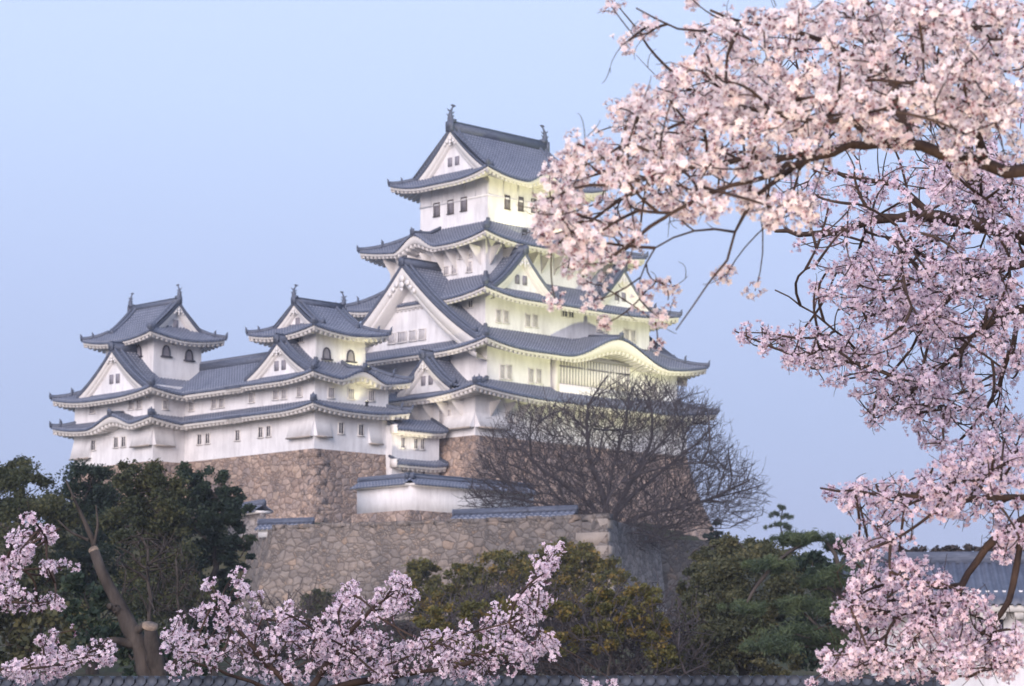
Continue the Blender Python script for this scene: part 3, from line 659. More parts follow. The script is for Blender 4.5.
o_, a_, b_, L_ = side(I1, 0, 'W'); flare(B, [o_ + a_ * (L_ - 3.2), o_ + a_ * L_], 27.2, 29, .5, [b_]); flare(B, [o_, o_ + a_ * 3.2], 26.6, 28.6, .5, [b_])
o_, a_, b_, L_ = side(I1, 0, 'S'); flare(B, [o_, o_ + a_ * 2.4], 27.2, 29, .5, [b_])

# ================================================================== WATER GATE between turret and keep
B = Bld('gatehouse', 'small white gate building with two short tiled roofs beside the keep base', 'gatehouse', -6.3, 7, 20)
G1 = (-9.6, -3.2, 3.6, 10)
walls(B, G1, 20, 28.6)
for ze_, D_, Hh in ((28.25, 2.4, 1.25), (24.85, 1.3, .6)):
    t_, e_, r_ = MB(), MB(), MB(); o, a, b, L = side((G1[0] - .1, G1[1] + .4, G1[2], G1[3]), 0, 'S'); o = o - b * .95
    zf = lambda s_, d, ze_=ze_, D_=D_, Hh=Hh: ze_ + Hh * d / D_ + .25 * np.maximum(0, 1 - (L - s_) / 2.5) ** 2
    tilepanel(t_, o, a, b, L, lambda s_: np.full_like(s_, D_), zf); eavepanel(e_, o, a, b, L, lambda s_: np.full_like(s_, D_), zf, .95, .25)
    e_.box(o + a * -.02 + b * .55 + Z3 * (ze_ - .05), (.07, .5, .42), (a, b, Z3))
    r_.tube([o + a * .1 + b * .02 + Z3 * (ze_ + .1), o + a * .1 + b * D_ + Z3 * (ze_ + Hh + .12)], .17, 6); r_.mark(); r_.tube([o + a * (L - .1) + b * .02 + Z3 * (ze_ + .33), o + a * (L - .1) + b * D_ + Z3 * (ze_ + Hh + .35)], .17, 6)
    rf = B.part(t_, 'roof', M['tile']); B.part(e_, 'eaves', M['plaster_trim'], rf); B.part(r_, 'ridge_tiles', M['ridge'], rf)
for x, y in ((402.5, 442.7), (415.4, 443.7), (421.9, 444.2)): win(B, 'v', G1[2], x, y, 4, 11, 'dark')
for x, y in ((403, 468), (409.6, 468.6), (422.5, 469.6)): win(B, 'v', G1[2], x, y, 4, 10, 'dark')

# ================================================================== LOWER WALLS
def capwall(name, label, cat, pts, zt, h, th, mwall, cap=True, group=None, rib=.42, capw=.95, caph=.55, beads=0, mt='tile', mr='ridge'):
    """wall along a world polyline pts [(x,y)..] with a tiled gable cap"""
    p0 = np.array(pts[0]); root = empty(name, (p0[0], p0[1], zt - h)); tag(root, label, cat, group); base = np.array([p0[0], p0[1], zt - h])
    w_, t_, r_, e_ = MB(), MB(), MB(), MB()
    for q0, q1 in zip(pts[:-1], pts[1:]):
        q0, q1 = np.append(q0, 0.), np.append(q1, 0.); L = np.linalg.norm(q1 - q0); a = (q1 - q0) / L; b = np.array([-a[1], a[0], 0])
        w_.box((q0 + q1) / 2 + Z3 * (zt - h / 2), (L / 2 + th * .42, th / 2, h / 2), (a, b, Z3))
        ext = capw * .95
        for sg in (-1, 1):
            oo = q0 - a * ext * .4 + b * sg * capw
            zf = lambda s_, d: zt - .05 + caph * d / capw + 0 * s_
            tilepanel(t_, oo, a, -b * sg, L + ext * .8, lambda s_: np.full_like(s_, capw), zf, p=rib, h=.09, nd=5, edge=.12)
        e_.box((q0 + q1) / 2 + Z3 * (zt - .08), (L / 2 + th * .5, capw * .82, .1), (a, b, Z3))
        c_ = (q0 + q1) / 2 + Z3 * (zt + caph + .08); r_.box(c_, (L / 2 + ext * .4, .13, .14), (a, b, Z3)); r_.tube([q0 - a * ext * .4 + Z3 * (zt + caph + .24), q1 + a * ext * .4 + Z3 * (zt + caph + .24)], .08 if beads else .14, 6)
        if beads:
            for x_ in np.arange(0, L, beads):
                r_.tube([q0 + a * x_ - b * .16 + Z3 * (zt + caph + .25), q0 + a * x_ + b * .16 + Z3 * (zt + caph + .25)], beads * .46, 8)
        oni(r_, q1 + a * ext * .4 + Z3 * (zt + caph), a, b, .4); oni(r_, q0 - a * ext * .4 + Z3 * (zt + caph), -a, b, .4)
    w_.build('wall', mwall, root, base); t_.build('roof', M[mt], root, base); e_.build('eaves', M['plaster_trim'], root, base); r_.build('ridge_tiles', M[mr], root, base)
    return root
# L-shaped white wall below the gate
YC = 222.; c_ = at(410, 485, YC); zt = c_[2] + .1
p0 = c_[:2] + NV * 6.4; p2 = c_[:2] + EV * 15.0
capwall('plaster_wall', 'white plaster wall with tiled cap turning a corner on its own stone footing below the gatehouse', 'plaster wall', [p0, c_[:2], p2], zt, 2.5, .7, M['plaster'], capw=1.1, caph=.62)
ctr = (p0 + p2) / 2
q = MB(); zt2, zb2 = zt - 2.35, 14.0
ax = np.append(EV, 0); ay = np.append(NV, 0); cc = np.append(c_[:2], 0)
for k, (oo, a, b, L) in enumerate(((cc - ax * .4 - ay * .4, ax, ay, 17.0), (cc - ax * .4 + ay * 7.2, -ay, ax, 7.6))):
    P = []
    for f in np.linspace(0, 1, 6):
        off = .9 * f; x = np.linspace(0, 1, 14)[:, None]
        s0 = -off if k == 0 else 0; s1 = L + (off if k == 1 else 0)
        P.append(oo + a * (s0 + (s1 - s0) * x) - b * off + Z3 * (zt2 + (zb2 - zt2) * f))
    q.grid(np.stack(P, 1))
q.add([cc - ax * .4 - ay * .4 + Z3 * zt2, cc + ax * 16.6 - ay * .4 + Z3 * zt2, cc + ax * 16.6 + ay * 7.2 + Z3 * zt2, cc - ax * .4 + ay * 7.2 + Z3 * zt2], [(0, 1, 2, 3)])
o = q.build('stone_rampart', M['stone_keep'], None, (*c_[:2], zb2)); o.location = (*c_[:2], zb2); tag(o, 'low stone footing directly under the white L-shaped plaster wall', 'stone wall')

# front rampart
CZ = at(607, 518, 185.); fa = np.array([-math.cos(R(25)), math.sin(R(25)), 0]); ra = np.array([math.sin(R(15)), math.cos(R(15)), 0]); ff = np.array([-fa[1], fa[0], 0]) ; ff = ff if ff[1] < 0 else -ff
rf_ = np.array([ra[1], -ra[0], 0])
LF, LR = 28.6, 19.; zt, zb = CZ[2], 4.0
q = MB(); fz = np.linspace(0, 1, 12); c0 = np.append(CZ[:2], 0)
offs = 2.6 * fz ** 1.25
lf_ = np.array([-math.cos(R(20)), -math.sin(R(20)) * .2, 0]); la = np.array([-.34, .94, 0])
P = []; Q = []; S_ = []
for f, of in zip(fz, offs):
    z = zt + (zb - zt) * f
    corner = c0 + (ff + rf_) * of * .55 + Z3 * z; left = c0 + fa * LF + ff * of * .5 + fa * of * .95 + Z3 * z
    x = np.linspace(0, 1, 30)[:, None]; wob = .06 * np.sin(np.arange(30) * 2.1 + f * 9)[:, None]
    P.append(corner + (left - corner) * x + ff * wob); Q.append(corner + x * (ra * LR) + rf_ * of * .15 * x + Z3 * 0)
    S_.append(left + x * la * 22)
q.grid(np.stack(P, 1)); q.grid(np.stack(S_, 1)); 
q.add([c0 + Z3 * zt, c0 + fa * LF + Z3 * zt, c0 + fa * LF + la * 22 + Z3 * zt, c0 + ra * LR + Z3 * zt], [(0, 1, 2, 3)])
for i in range(26):       # uneven coping stones along the top edge
    x = (i + .5) * LF / 26; q.box(c0 + fa * x - ff * .5 + Z3 * (zt + .02 + .12 * rng.random()), (.5 + .12 * rng.random(), .5, .16 + .1 * rng.random()), (fa, ff, Z3))
o = q.build('stone_rampart', M['stone_front'], None, (*CZ[:2], zb)); o.location = (*CZ[:2], zb); tag(o, 'broad front rampart of grey and tan stones, its sharp corner below the bare tree', 'stone wall')
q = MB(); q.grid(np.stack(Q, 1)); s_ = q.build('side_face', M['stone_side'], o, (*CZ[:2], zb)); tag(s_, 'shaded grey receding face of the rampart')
q = MB()
for i in range(9):
    z = zt - .02 - (i + .5) * 1.0; of = 2.6 * ((zt - z) / (zt - zb)) ** 1.25; la_, lb_ = (1.1, .5) if i % 2 else (.6, 1.0); la_ *= rng.uniform(.85, 1.2)
    q.box(c0 + (ff + rf_) * (of * .55 + .02) + fa * la_ + ra * lb_ + Z3 * z, (la_, lb_, .475), (fa, ra, Z3))
q.build('corner_stones', M['corner_stone'], o, (*CZ[:2], zb))
# tile-capped parapets on top of the rampart
def onramp(x, y, back=1.2):
    d = ray(x, y); t_ = ((c0[:2] - ff[:2] * back) @ ff[:2]) / (d[:2] @ ff[:2]); return (np.array([0, 0, EYE]) + d * t_)
pa, pb = onramp(457, 524), onramp(573, 519)
capwall('parapet_wall', 'low parapet with pale ribbed tile cap on the rampart, left of the bare tree', 'wall', [pa[:2], pb[:2]], CZ[2] + .35, .9, .5, M['plaster'], capw=.75, caph=.42, rib=.5)
pa, pb = onramp(262, 528), onramp(310, 527)
capwall('parapet_wall', 'short dark tile-capped parapet on the left end of the rampart', 'wall', [pa[:2], pb[:2]], CZ[2] + .15, .7, .5, M['plaster'], capw=.7, caph=.4)
pa, pb = at(232, 512, 212), at(262, 509, 207)
capwall('parapet_wall', 'tile-capped wall fragment peeking out beside the dark evergreens', 'wall', [pa[:2], pb[:2]], pa[2] - .3, 5.0, .5, M['stone_side'], capw=.9, caph=.6)
# small retaining wall, right of the keep base
pa, pb = at(628, 540, 204), at(716, 541, 209)
q = MB(); a = np.append(pb[:2] - pa[:2], 0); L = np.linalg.norm(a); a /= L; b = np.array([-a[1], a[0], 0]); o0 = np.append(pa[:2], 0)
P = [o0 + a * x_ - b * (f * .6) + Z3 * (pa[2] + .2 - f * 8) for f in (0, .5, 1) for x_ in np.linspace(0, L, 10)]
q.grid(np.array(P).reshape(3, 10, 3)); q.add([o0 + Z3 * (pa[2] + .2), o0 + a * L + Z3 * (pa[2] + .2), o0 + a * L + b * 6 + Z3 * (pa[2] + .2), o0 + b * 6 + Z3 * (pa[2] + .2)], [(0, 1, 2, 3)])
o = q.build('retaining_wall', M['stone_front'], None, (*pa[:2], pa[2] - 8)); o.location = (*pa[:2], pa[2] - 8); tag(o, 'low stone retaining wall below the keep base, right of the rampart corner', 'stone wall')

# ================================================================== FLOODLIGHTS
def floodlight(label, loc, target, power, col=(1, .90, .48), size=75, r=.6, scale=1.0):
    root = empty('floodlight', loc); tag(root, label, 'floodlight', 'floodlights aimed at the keep'); d = np.array(target, float) - loc; d /= np.linalg.norm(d)
    a = np.cross(d, Z3); a /= np.linalg.norm(a); u_ = np.cross(a, d); s_ = scale
    mb = MB(); c = Z3 * .75 * s_; mb.box(c - d * .1 * s_, (.32 * s_, .16 * s_, .24 * s_), (a, d, u_)); mb.box(c - d * .3 * s_, (.18 * s_, .08 * s_, .14 * s_), (a, d, u_)); mb.build('housing', M['iron'], root, smooth=False)
    mb = MB(); mb.box(c + d * .075 * s_, (.28 * s_, .012, .20 * s_), (a, d, u_)); mb.build('lens', M['lampglass'], root)
    mb = MB(); mb.box(Z3 * .03, (.34 * s_, .2 * s_, .03), (a, np.cross(Z3, a), Z3))
    for sg in (-1, 1): mb.box(a * sg * .36 * s_ + Z3 * .4 * s_, (.025, .06, .4 * s_), (a, np.cross(Z3, a), Z3))
    mb.build('bracket', M['iron'], root)
    l = bpy.data.lights.new('flood', 'SPOT'); l.energy = power; l.color = col; l.spot_size = R(size); l.spot_blend = .5; l.shadow_soft_size = r * .4
    o = bpy.data.objects.new('flood', l); COL.objects.link(o); o.parent = root; o.location = c + d * .35 * s_; aim(o, d); return root
hz = lambda p: float(hterr(np.array(p[0]), np.array(p[1])))
def ground_at(u, v):
    p = cw(u, v, 0); return np.array([p[0], p[1], hz(p)])
floodlight('floodlight on the slope far right of the keep, aimed at its upper tiers', ground_at(24, -62), cw(13, 2, 48), 125000, col=(1, .97, .52), size=34)
floodlight('floodlight on the terrace south of the keep, hidden by the bare tree', ground_at(12, -22), cw(14, 0, 38), 7000, col=(1, .93, .55))
floodlight('small floodlight standing on the fourth roof of the keep', cw(8.0, 2.6, 49.9), cw(9.5, 5.6, 56), 480, size=150, scale=.7)
floodlight('small floodlight standing on the fourth roof of the keep, farther right', cw(15.0, 2.6, 49.9), cw(14.5, 5.6, 56), 480, size=150, scale=.7)
floodlight('small floodlight standing on the turret roof beside its bell-shaped windows', cw(-12.4, 4.0, 33.5), cw(-14, 6.6, 37), 260, size=140, scale=.8)
floodlight('small floodlight on the lower turret roof, under the bow eave', cw(-13.5, 3.0, 30.1), cw(-14.1, 4.0, 32.8), 110, size=150, scale=.6)
floodlight('floodlight on the terrace in front of the great western gable', ground_at(-12, -2), cw(-1, 9, 44), 6000, col=(1, .88, .62), size=30)

# ================================================================== EVENING AIR
mb = MB(); mb.box((0, 250, 60), (400, 560, 62)); hz_ = mb.build('haze', M['plaster']); tag(hz_, kind='stuff')
hm_ = bpy.data.materials.new('evening_haze'); hm_.use_nodes = True; hn = hm_.node_tree; hn.nodes.remove(hn.nodes['Principled BSDF'])
pv = hn.nodes.new('ShaderNodeVolumePrincipled'); pv.inputs['Color'].default_value = (.80, .86, 1, 1); pv.inputs['Density'].default_value = .00026
hn.links.new(pv.outputs[0], hn.nodes['Material Output'].inputs['Volume']); hz_.data.materials[0] = hm_

# ================================================================== VEGETATION
def leafquads(mb, C, size, tint, up=.3, wd=.55):
    n = len(C); nr = rng.normal(size=(n, 3)); nr[:, 2] += up * 2; nr /= np.linalg.norm(nr, axis=1)[:, None]
    x = np.cross(nr, rng.normal(size=(n, 3))); x /= np.linalg.norm(x, axis=1)[:, None]; y = np.cross(nr, x)
    s_ = (size * rng.uniform(.6, 1.35, n))[:, None]
    V = np.stack([C - y * s_ * .9, C + x * s_ * wd, C + y * s_ * .9, C - x * s_ * wd], 1)
    i = np.arange(4 * n).reshape(n, 4); mb.add(V.reshape(-1, 3), i, tint=np.repeat(tint, 4))
def crown(mb, blobs, size, per=70, spread=.33, up=.3, wd=.55):
    """blobs: (centre, radii, number of clumps)"""
    for c, r, k in blobs:
        d = rng.normal(size=(k, 3)); d[:, 2] += .25; d /= np.linalg.norm(d, axis=1)[:, None]
        cc = np.array(c) + d * np.array(r) * rng.uniform(.55, 1.04, (k, 1)); ct = rng.uniform(0, 1, k) * .6
        m = rng.integers(int(per * .5), int(per * 1.5), k); idx = np.repeat(np.arange(k), m); n = len(idx)
        P = cc[idx] + rng.normal(size=(n, 3)) * (np.array(r).min() * spread * rng.uniform(.5, 1.2, k))[idx][:, None] * np.array([.62, .62, .42])
        leafquads(mb, P, size, np.clip(ct[idx] + rng.uniform(0, .4, n), 0, 1), up, wd)
class Skel:
    """grows branches towards scattered points: coarse points first, then finer ones"""
    def __init__(s): s.P = []; s.D = []; s.mb = MB()
    def limb(s, pts, r0, r1, k=7, step=None, wob=.0):
        pts = np.asarray(pts, float); L = np.concatenate([[0], np.cumsum(np.linalg.norm(np.diff(pts, axis=0), axis=1))])
        n = max(5, int(L[-1] / (step or L[-1] / 14))); t = np.linspace(0, L[-1], n)
        Q = np.stack([np.interp(t, L, pts[:, i]) for i in range(3)], 1)
        for _ in range(2): Q[1:-1] = (Q[:-2] + 2 * Q[1:-1] + Q[2:]) / 4
        Q[1:-1] += rng.normal(size=(n - 2, 3)) * wob
        s.mb.tube(Q, np.linspace(r0, r1, n) * rng.uniform(.86, 1.16, n), k); s.P.append(Q); T = np.gradient(Q, axis=0); s.D.append(T / (np.linalg.norm(T, axis=1)[:, None] + 1e-9))
    def grow(s, T, r0, r1, k=4, curve=.18, m=5, ang=.45, droop=0., org=None, maxlen=9e9):
        from mathutils.kdtree import KDTree
        P = np.concatenate(s.P); D = np.concatenate(s.D)
        cap = np.zeros((len(P) + len(T) * (m - 1), 3)); capD = cap.copy(); n = len(P); cap[:n] = P; capD[:n] = D
        kd = KDTree(n)
        for i, p_ in enumerate(P): kd.insert(p_, i)
        kd.balance(); d0 = np.array([kd.find(t_)[2] for t_ in T]); order = np.argsort(d0 if org is None else np.linalg.norm(T - org, axis=1))
        bs = 1 if len(T) <= 160 else max(20, len(T) // 60); q = np.linspace(0, 1, m)[:, None]
        for st in range(0, len(T), bs):
            if st:
                kd = KDTree(n)
                for i, p_ in enumerate(cap[:n]): kd.insert(p_, i)
                kd.balance()
            for t_ in T[order[st:st + bs]]:
                js = np.array([c_[1] for c_ in kd.find_n(t_, 14)]); v = t_ - cap[js]; l = np.linalg.norm(v, axis=1) + 1e-6; cosv = np.sum(v * capD[js], 1) / l
                pen = 0 if org is None else 1.6 * np.maximum(0, np.linalg.norm(cap[js] - org, axis=1) - np.linalg.norm(t_ - org) + .25 * l)
                j_ = np.argmin(l * (1 - ang * cosv) + pen); j = js[j_]; a = cap[j]; L = l[j_]
                if L > maxlen: continue
                mid = (a + t_) / 2 + capD[j] * L * curve + rng.normal(size=3) * L * .07 - Z3 * droop * L
                Q = (1 - q) ** 2 * a + 2 * q * (1 - q) * mid + q * q * t_
                s.mb.tube(Q, np.linspace(r0, r1, m), k, cap=False)
                Tn = np.gradient(Q, axis=0); Tn /= np.linalg.norm(Tn, axis=1)[:, None] + 1e-9
                cap[n:n + m - 1] = Q[1:]; capD[n:n + m - 1] = Tn[1:]; n += m - 1
        s.P = [cap[:n]]; s.D = [capD[:n]]
def inpoly(n, poly, fn=None):
    poly = np.array(poly, float); lo, hi = poly.min(0), poly.max(0); out = []
    while len(out) < n:
        p = rng.uniform(lo, hi); x, y = p; c = False; j = len(poly) - 1
        for i in range(len(poly)):
            if (poly[i][1] > y) != (poly[j][1] > y) and x < (poly[j][0] - poly[i][0]) * (y - poly[i][1]) / (poly[j][1] - poly[i][1]) + poly[i][0]: c = not c
            j = i
        if c: out.append(p)
    return np.array(out)
def tree_root(name, label, cat, loc, group=None):
    o = empty(name, loc); tag(o, label, cat, group); return o, np.array(loc, float)
def pxblob(x, y, rx, ry, Y, k, depth=None):
    c = at(x, y, Y); s_ = Y / F; return (c, (rx * s_, (depth or rx * .8) * s_, ry * s_), k)
def bushy(name, label, Y, x, ybase, blobs, material, size=.16, per=70, trunk_r=.3, group=None, bark='bark', cat='tree', up=.3):
    """broadleaf tree: trunk with limbs into each crown lobe"""
    p = at(x, ybase, Y); z0 = hz(p); root, base = tree_root(name, label, cat, (p[0], p[1], z0), group)
    bl = [pxblob(bx, by, rx, ry, Y + dy, k) for bx, by, rx, ry, dy, k in blobs]
    sk = Skel(); top = np.mean([b_[0] for b_ in bl], 0); sk.limb([base - Z3 * .3, base * .6 + np.array([top[0], top[1], base[2]]) * .4 + Z3 * (top[2] - z0) * .45, top], trunk_r, trunk_r * .35, wob=trunk_r * .2)
    sk.grow(np.array([b_[0] for b_ in bl]), trunk_r * .4, trunk_r * .15, 5)
    tips = np.concatenate([b_[0] + (rng.normal(size=(7, 3)) * .5) * np.array(b_[1]) for b_ in bl]); sk.grow(tips, trunk_r * .15, trunk_r * .05, 4)
    sk.mb.build('trunk', M[bark], root, base, True)
    mb = MB(); crown(mb, bl, size, per, up=up); mb.build('crown', M[material], root, base); return root

# --- dark evergreens at the left
G_ = 'evergreens on the left slope'
bushy('evergreen_tree', 'olive-tinged evergreen at the far left edge of the photo', 112, 22, 680, [(22, 490, 38, 30, 0, 26), (-10, 520, 40, 40, 0, 20), (40, 530, 40, 35, -3, 26), (15, 560, 45, 35, -3, 24), (10, 470, 22, 18, 2, 12), (35, 600, 45, 40, -2, 24)], 'olive', .085, 300, group=G_)
bushy('evergreen_tree', 'dark rounded evergreen, second from the left edge, behind the sawn trunk', 118, 92, 680, [(90, 487, 30, 26, 0, 24), (75, 520, 38, 34, 0, 24), (115, 525, 38, 34, 0, 24), (95, 565, 46, 36, -2, 26), (60, 590, 36, 36, -2, 20), (110, 610, 42, 36, -2, 20)], 'ever', .085, 300, group=G_)
bushy('evergreen_tree', 'tall dark evergreen with a browner crown, right in front of the leftmost turret', 110, 150, 680, [(140, 480, 24, 22, 0, 20), (160, 500, 30, 26, 0, 22), (135, 525, 34, 30, 0, 22), (165, 545, 36, 34, 0, 24), (145, 585, 42, 36, 0, 24), (175, 610, 40, 36, 0, 20)], 'olive', .085, 300, group=G_)
bushy('evergreen_tree', 'darkest tall evergreen, touching the left end of the rampart', 116, 212, 680, [(186, 490, 20, 24, 0, 18), (212, 492, 24, 24, 0, 22), (226, 520, 20, 28, 0, 22), (196, 530, 32, 34, 0, 24), (218, 560, 22, 32, 0, 22), (200, 600, 30, 36, 0, 24), (226, 612, 16, 30, 0, 14), (180, 570, 28, 36, 0, 18), (238, 510, 14, 18, 0, 12), (240, 545, 14, 24, 0, 14), (234, 582, 16, 24, 0, 14)], 'ever', .085, 300, group=G_)
bushy('evergreen_bush', 'low olive bush under the dark evergreens at the left edge', 80, 40, 685, [(10, 600, 36, 30, 0, 22), (50, 625, 44, 32, 0, 24), (95, 640, 36, 26, 0, 18), (10, 645, 40, 24, 0, 18)], 'moss', .13, 70, .12, cat='bush')
bushy('evergreen_bush', 'dark leafy bush growing around the foot of the sawn trunk', 60, 130, 690, [(85, 600, 26, 26, 0, 14), (110, 640, 34, 26, 0, 16), (150, 665, 34, 18, 0, 14), (200, 655, 30, 22, 0, 14)], 'ever', .09, 60, .08, cat='bush')
# --- bushes in front of the rampart
bushy('shrub', 'rounded green shrub at the foot of the rampart, lower left', 150, 322, 660, [(320, 610, 20, 18, 0, 30), (316, 634, 28, 24, 0, 34), (338, 628, 20, 22, 0, 26)], 'moss', .10, 180, .12, cat='shrub')
GG = 'yellow-green shrubs before the rampart'
bushy('shrub', 'small round yellow-green shrub, leftmost of those before the rampart', 158, 424, 650, [(424, 573, 18, 14, 0, 30), (420, 595, 24, 18, 0, 26), (440, 605, 28, 18, 0, 24)], 'gold', .12, 130, .14, GG, cat='shrub')
bushy('shrub', 'wide yellow-green shrub in the middle of the rampart foot', 156, 500, 650, [(470, 577, 24, 14, 0, 26), (505, 567, 28, 16, 0, 32), (530, 576, 24, 18, 0, 28), (490, 597, 38, 20, 0, 30), (455, 600, 26, 16, 0, 20), (540, 600, 30, 20, 0, 22)], 'gold', .12, 130, .16, GG, cat='shrub')
bushy('shrub', 'tallest yellow-green shrub, just left of the rampart corner', 154, 572, 650, [(558, 554, 20, 14, 0, 26), (580, 556, 20, 15, 0, 26), (560, 577, 32, 18, 0, 30), (602, 572, 24, 14, 0, 22), (585, 596, 34, 20, 0, 24)], 'gold', .12, 130, .16, GG, cat='shrub')
bushy('shrub', 'thin orange-leaved shrub below the rampart corner', 150, 640, 655, [(618, 583, 20, 12, 0, 12), (638, 600, 22, 16, 0, 12), (655, 622, 18, 16, 0, 8), (618, 610, 24, 16, 0, 10)], 'gold', .12, 60, .14, GG, cat='shrub')
def barebush(label, Y, x, poly, n, r0=.13, group='bare purple-brown bushes', loc_y=700):
    p = at(x, loc_y, Y); z0 = hz(p); root, base = tree_root('bare_bush', label, 'bush', (p[0], p[1], z0), group); sk = Skel()
    for i in range(4): q = inpoly(1, poly)[0]; sk.limb([base - Z3 * .2 + rng.normal(size=3) * .15 * np.array([1, 1, 0]), (base + at(*q, Y)) / 2 + rng.normal(size=3) * .3, at(*q, Y + rng.normal())], r0, r0 * .35, 5)
    for m, ra in ((30, .5), (180, .3), (int(n * 1.6), .18)):
        q = inpoly(m, poly) + rng.normal(size=(m, 2)) * np.array([11, 9]); sk.grow(np.array([at(*t_, Y + rng.normal() * 1.6) for t_ in q]), r0 * ra * .9, r0 * ra * .45, 3, m=4, org=base, curve=.1)
    sk.mb.build('branches', M['twig'], root, base)
barebush('dense leafless purple-brown bush below the middle of the rampart', 96, 500, [(425, 612), (470, 590), (530, 582), (565, 600), (570, 690), (420, 690)], 2200)
barebush('dense leafless bush below the rampart corner, left of the dark round evergreen', 92, 615, [(550, 605), (600, 590), (645, 590), (680, 600), (700, 640), (710, 690), (545, 690)], 1900)
barebush('low leafless thicket at the foot of the rampart near its left end', 110, 290, [(235, 606), (300, 596), (370, 606), (420, 616), (430, 690), (235, 690)], 1300)
def thicket(label, Y, x, blobs): return bushy('bare_bush', label, Y, x, 705, blobs, 'thicket', .06, 130, .08, 'bare purple-brown bushes', cat='bush')
thicket('hazy brown thicket low in front of the rampart corner', 100, 620, [(560, 640, 40, 22, 0, 26), (610, 630, 40, 24, 0, 28), (655, 640, 40, 26, 0, 28), (690, 660, 36, 24, 0, 22), (590, 665, 50, 18, 0, 26), (650, 675, 50, 16, 0, 24), (725, 655, 36, 24, 0, 22), (740, 676, 50, 14, 0, 20)])
thicket('hazy brown thicket low below the middle of the rampart', 102, 480, [(440, 640, 36, 22, 0, 26), (490, 632, 40, 24, 0, 28), (535, 640, 36, 24, 0, 26), (460, 668, 50, 18, 0, 26), (520, 670, 50, 16, 0, 24)])
thicket('hazy brown thicket low below the left end of the rampart', 104, 330, [(260, 640, 30, 26, 0, 22), (300, 640, 36, 24, 0, 24), (350, 645, 40, 22, 0, 26), (395, 645, 34, 24, 0, 24), (310, 672, 60, 16, 0, 28), (380, 674, 50, 14, 0, 22)])
bushy('shrub', 'loose olive and orange leaved shrub spreading through the leafless bushes', 90, 600, 705, [(560, 612, 26, 14, 0, 14), (600, 605, 26, 14, 0, 14), (640, 600, 22, 14, 0, 14), (655, 630, 26, 16, 0, 18), (610, 636, 34, 18, 0, 18), (570, 640, 28, 16, 0, 14), (665, 655, 26, 16, 0, 14), (625, 612, 30, 14, 0, 16)], 'gold', .075, 150, .09, GG, cat='shrub')
bushy('shrub', 'low olive shrub spread below the middle of the rampart behind the pink sprays', 90, 470, 705, [(440, 620, 28, 14, 0, 14), (480, 612, 26, 12, 0, 12), (520, 612, 28, 16, 0, 18), (450, 645, 36, 18, 0, 18), (500, 646, 36, 18, 0, 18)], 'gold', .075, 150, .09, GG, cat='shrub')
# --- right hand evergreens
bushy('evergreen_tree', 'large round mossy evergreen mass right of the rampart corner', 98, 755, 715, [(725, 560, 34, 20, 2, 26), (768, 556, 36, 17, 2, 26), (715, 590, 34, 30, 0, 26), (755, 585, 44, 34, -2, 34), (730, 630, 46, 34, -2, 30), (772, 630, 34, 36, 2, 24), (700, 640, 24, 30, 0, 14), (690, 590, 14, 22, 1, 10), (740, 665, 60, 22, -2, 26), (700, 670, 30, 20, -2, 12)], 'moss', .085, 300, .35)
bushy('evergreen_tree', 'dark evergreen in the gap behind the layered pine', 96, 830, 715, [(815, 572, 24, 18, 0, 20), (850, 590, 34, 34, 0, 22), (820, 630, 40, 34, 0, 24), (865, 640, 30, 28, 0, 16)], 'ever', .15, 80, .3)
def pine(label, Y, base_px, stem, pads, size=.13, per=60, name='pine_tree', r=.22):
    p = at(*base_px, Y); z0 = min(hz(p), p[2]); root, base = tree_root(name, label, 'pine tree', (p[0], p[1], z0), 'layered pines'); sk = Skel()
    sk.limb([base - Z3 * .2] + [at(x, y, Y) for x, y in stem], r, r * .35, 7, wob=r * .15)
    bl = [pxblob(x, y, rx, ry, Y + dy, k, depth=rx * .7) for x, y, rx, ry, dy, k in pads]
    sk.grow(np.array([b_[0] - Z3 * b_[1][2] * .5 for b_ in bl]), r * .35, r * .18, 5); sk.grow(np.concatenate([b_[0] + rng.normal(size=(6, 3)) * .4 * np.array(b_[1]) - Z3 * .3 * b_[1][2] for b_ in bl]), r * .12, r * .05, 4)
    sk.mb.build('trunk', M['bark'], root, base, True)
    mb = MB(); crown(mb, bl, size * 1.35, int(per * 1.8), spread=.8, up=.2, wd=.12); mb.build('crown', M['pine'], root, base)
pine('tall pine with flat layered needle pads beside the pink cherry branches', 84, (850, 690), [(848, 640), (836, 590), (842, 552), (825, 540)], [(806, 540, 38, 6, 0, 40), (848, 546, 26, 6, 1, 22), (770, 566, 30, 6, -1, 26), (745, 608, 24, 6, -1, 20), (768, 646, 30, 7, -2, 24), (880, 590, 24, 7, 0, 16), (852, 574, 34, 9, -1, 22), (822, 583, 26, 8, 1, 14), (800, 606, 30, 8, 0, 18), (842, 610, 30, 9, -1, 18), (790, 636, 34, 10, -1, 20), (830, 640, 30, 8, 0, 24), (858, 652, 26, 8, -1, 18)], .085, 80)
pine('tiny distant pine silhouetted against the sky above the round evergreen', 235, (781, 560), [(783, 540), (780, 522), (783, 508)], [(782, 508, 5, 2, 0, 6), (774, 515, 7, 2, 0, 6), (788, 517, 7, 2, 0, 6), (779, 525, 11, 2.5, 0, 8), (789, 528, 6, 2, 0, 5), (768, 526, 5, 2, 0, 4)], .22, 22, r=.14)
bushy('conifer', 'small dark conifer tip just right of the keep base', 215, 716, 560, [(716, 528, 6, 8, 0, 8), (712, 540, 10, 10, 0, 10), (724, 544, 10, 8, 0, 8)], 'ever', .2, 40, .12, cat='conifer')
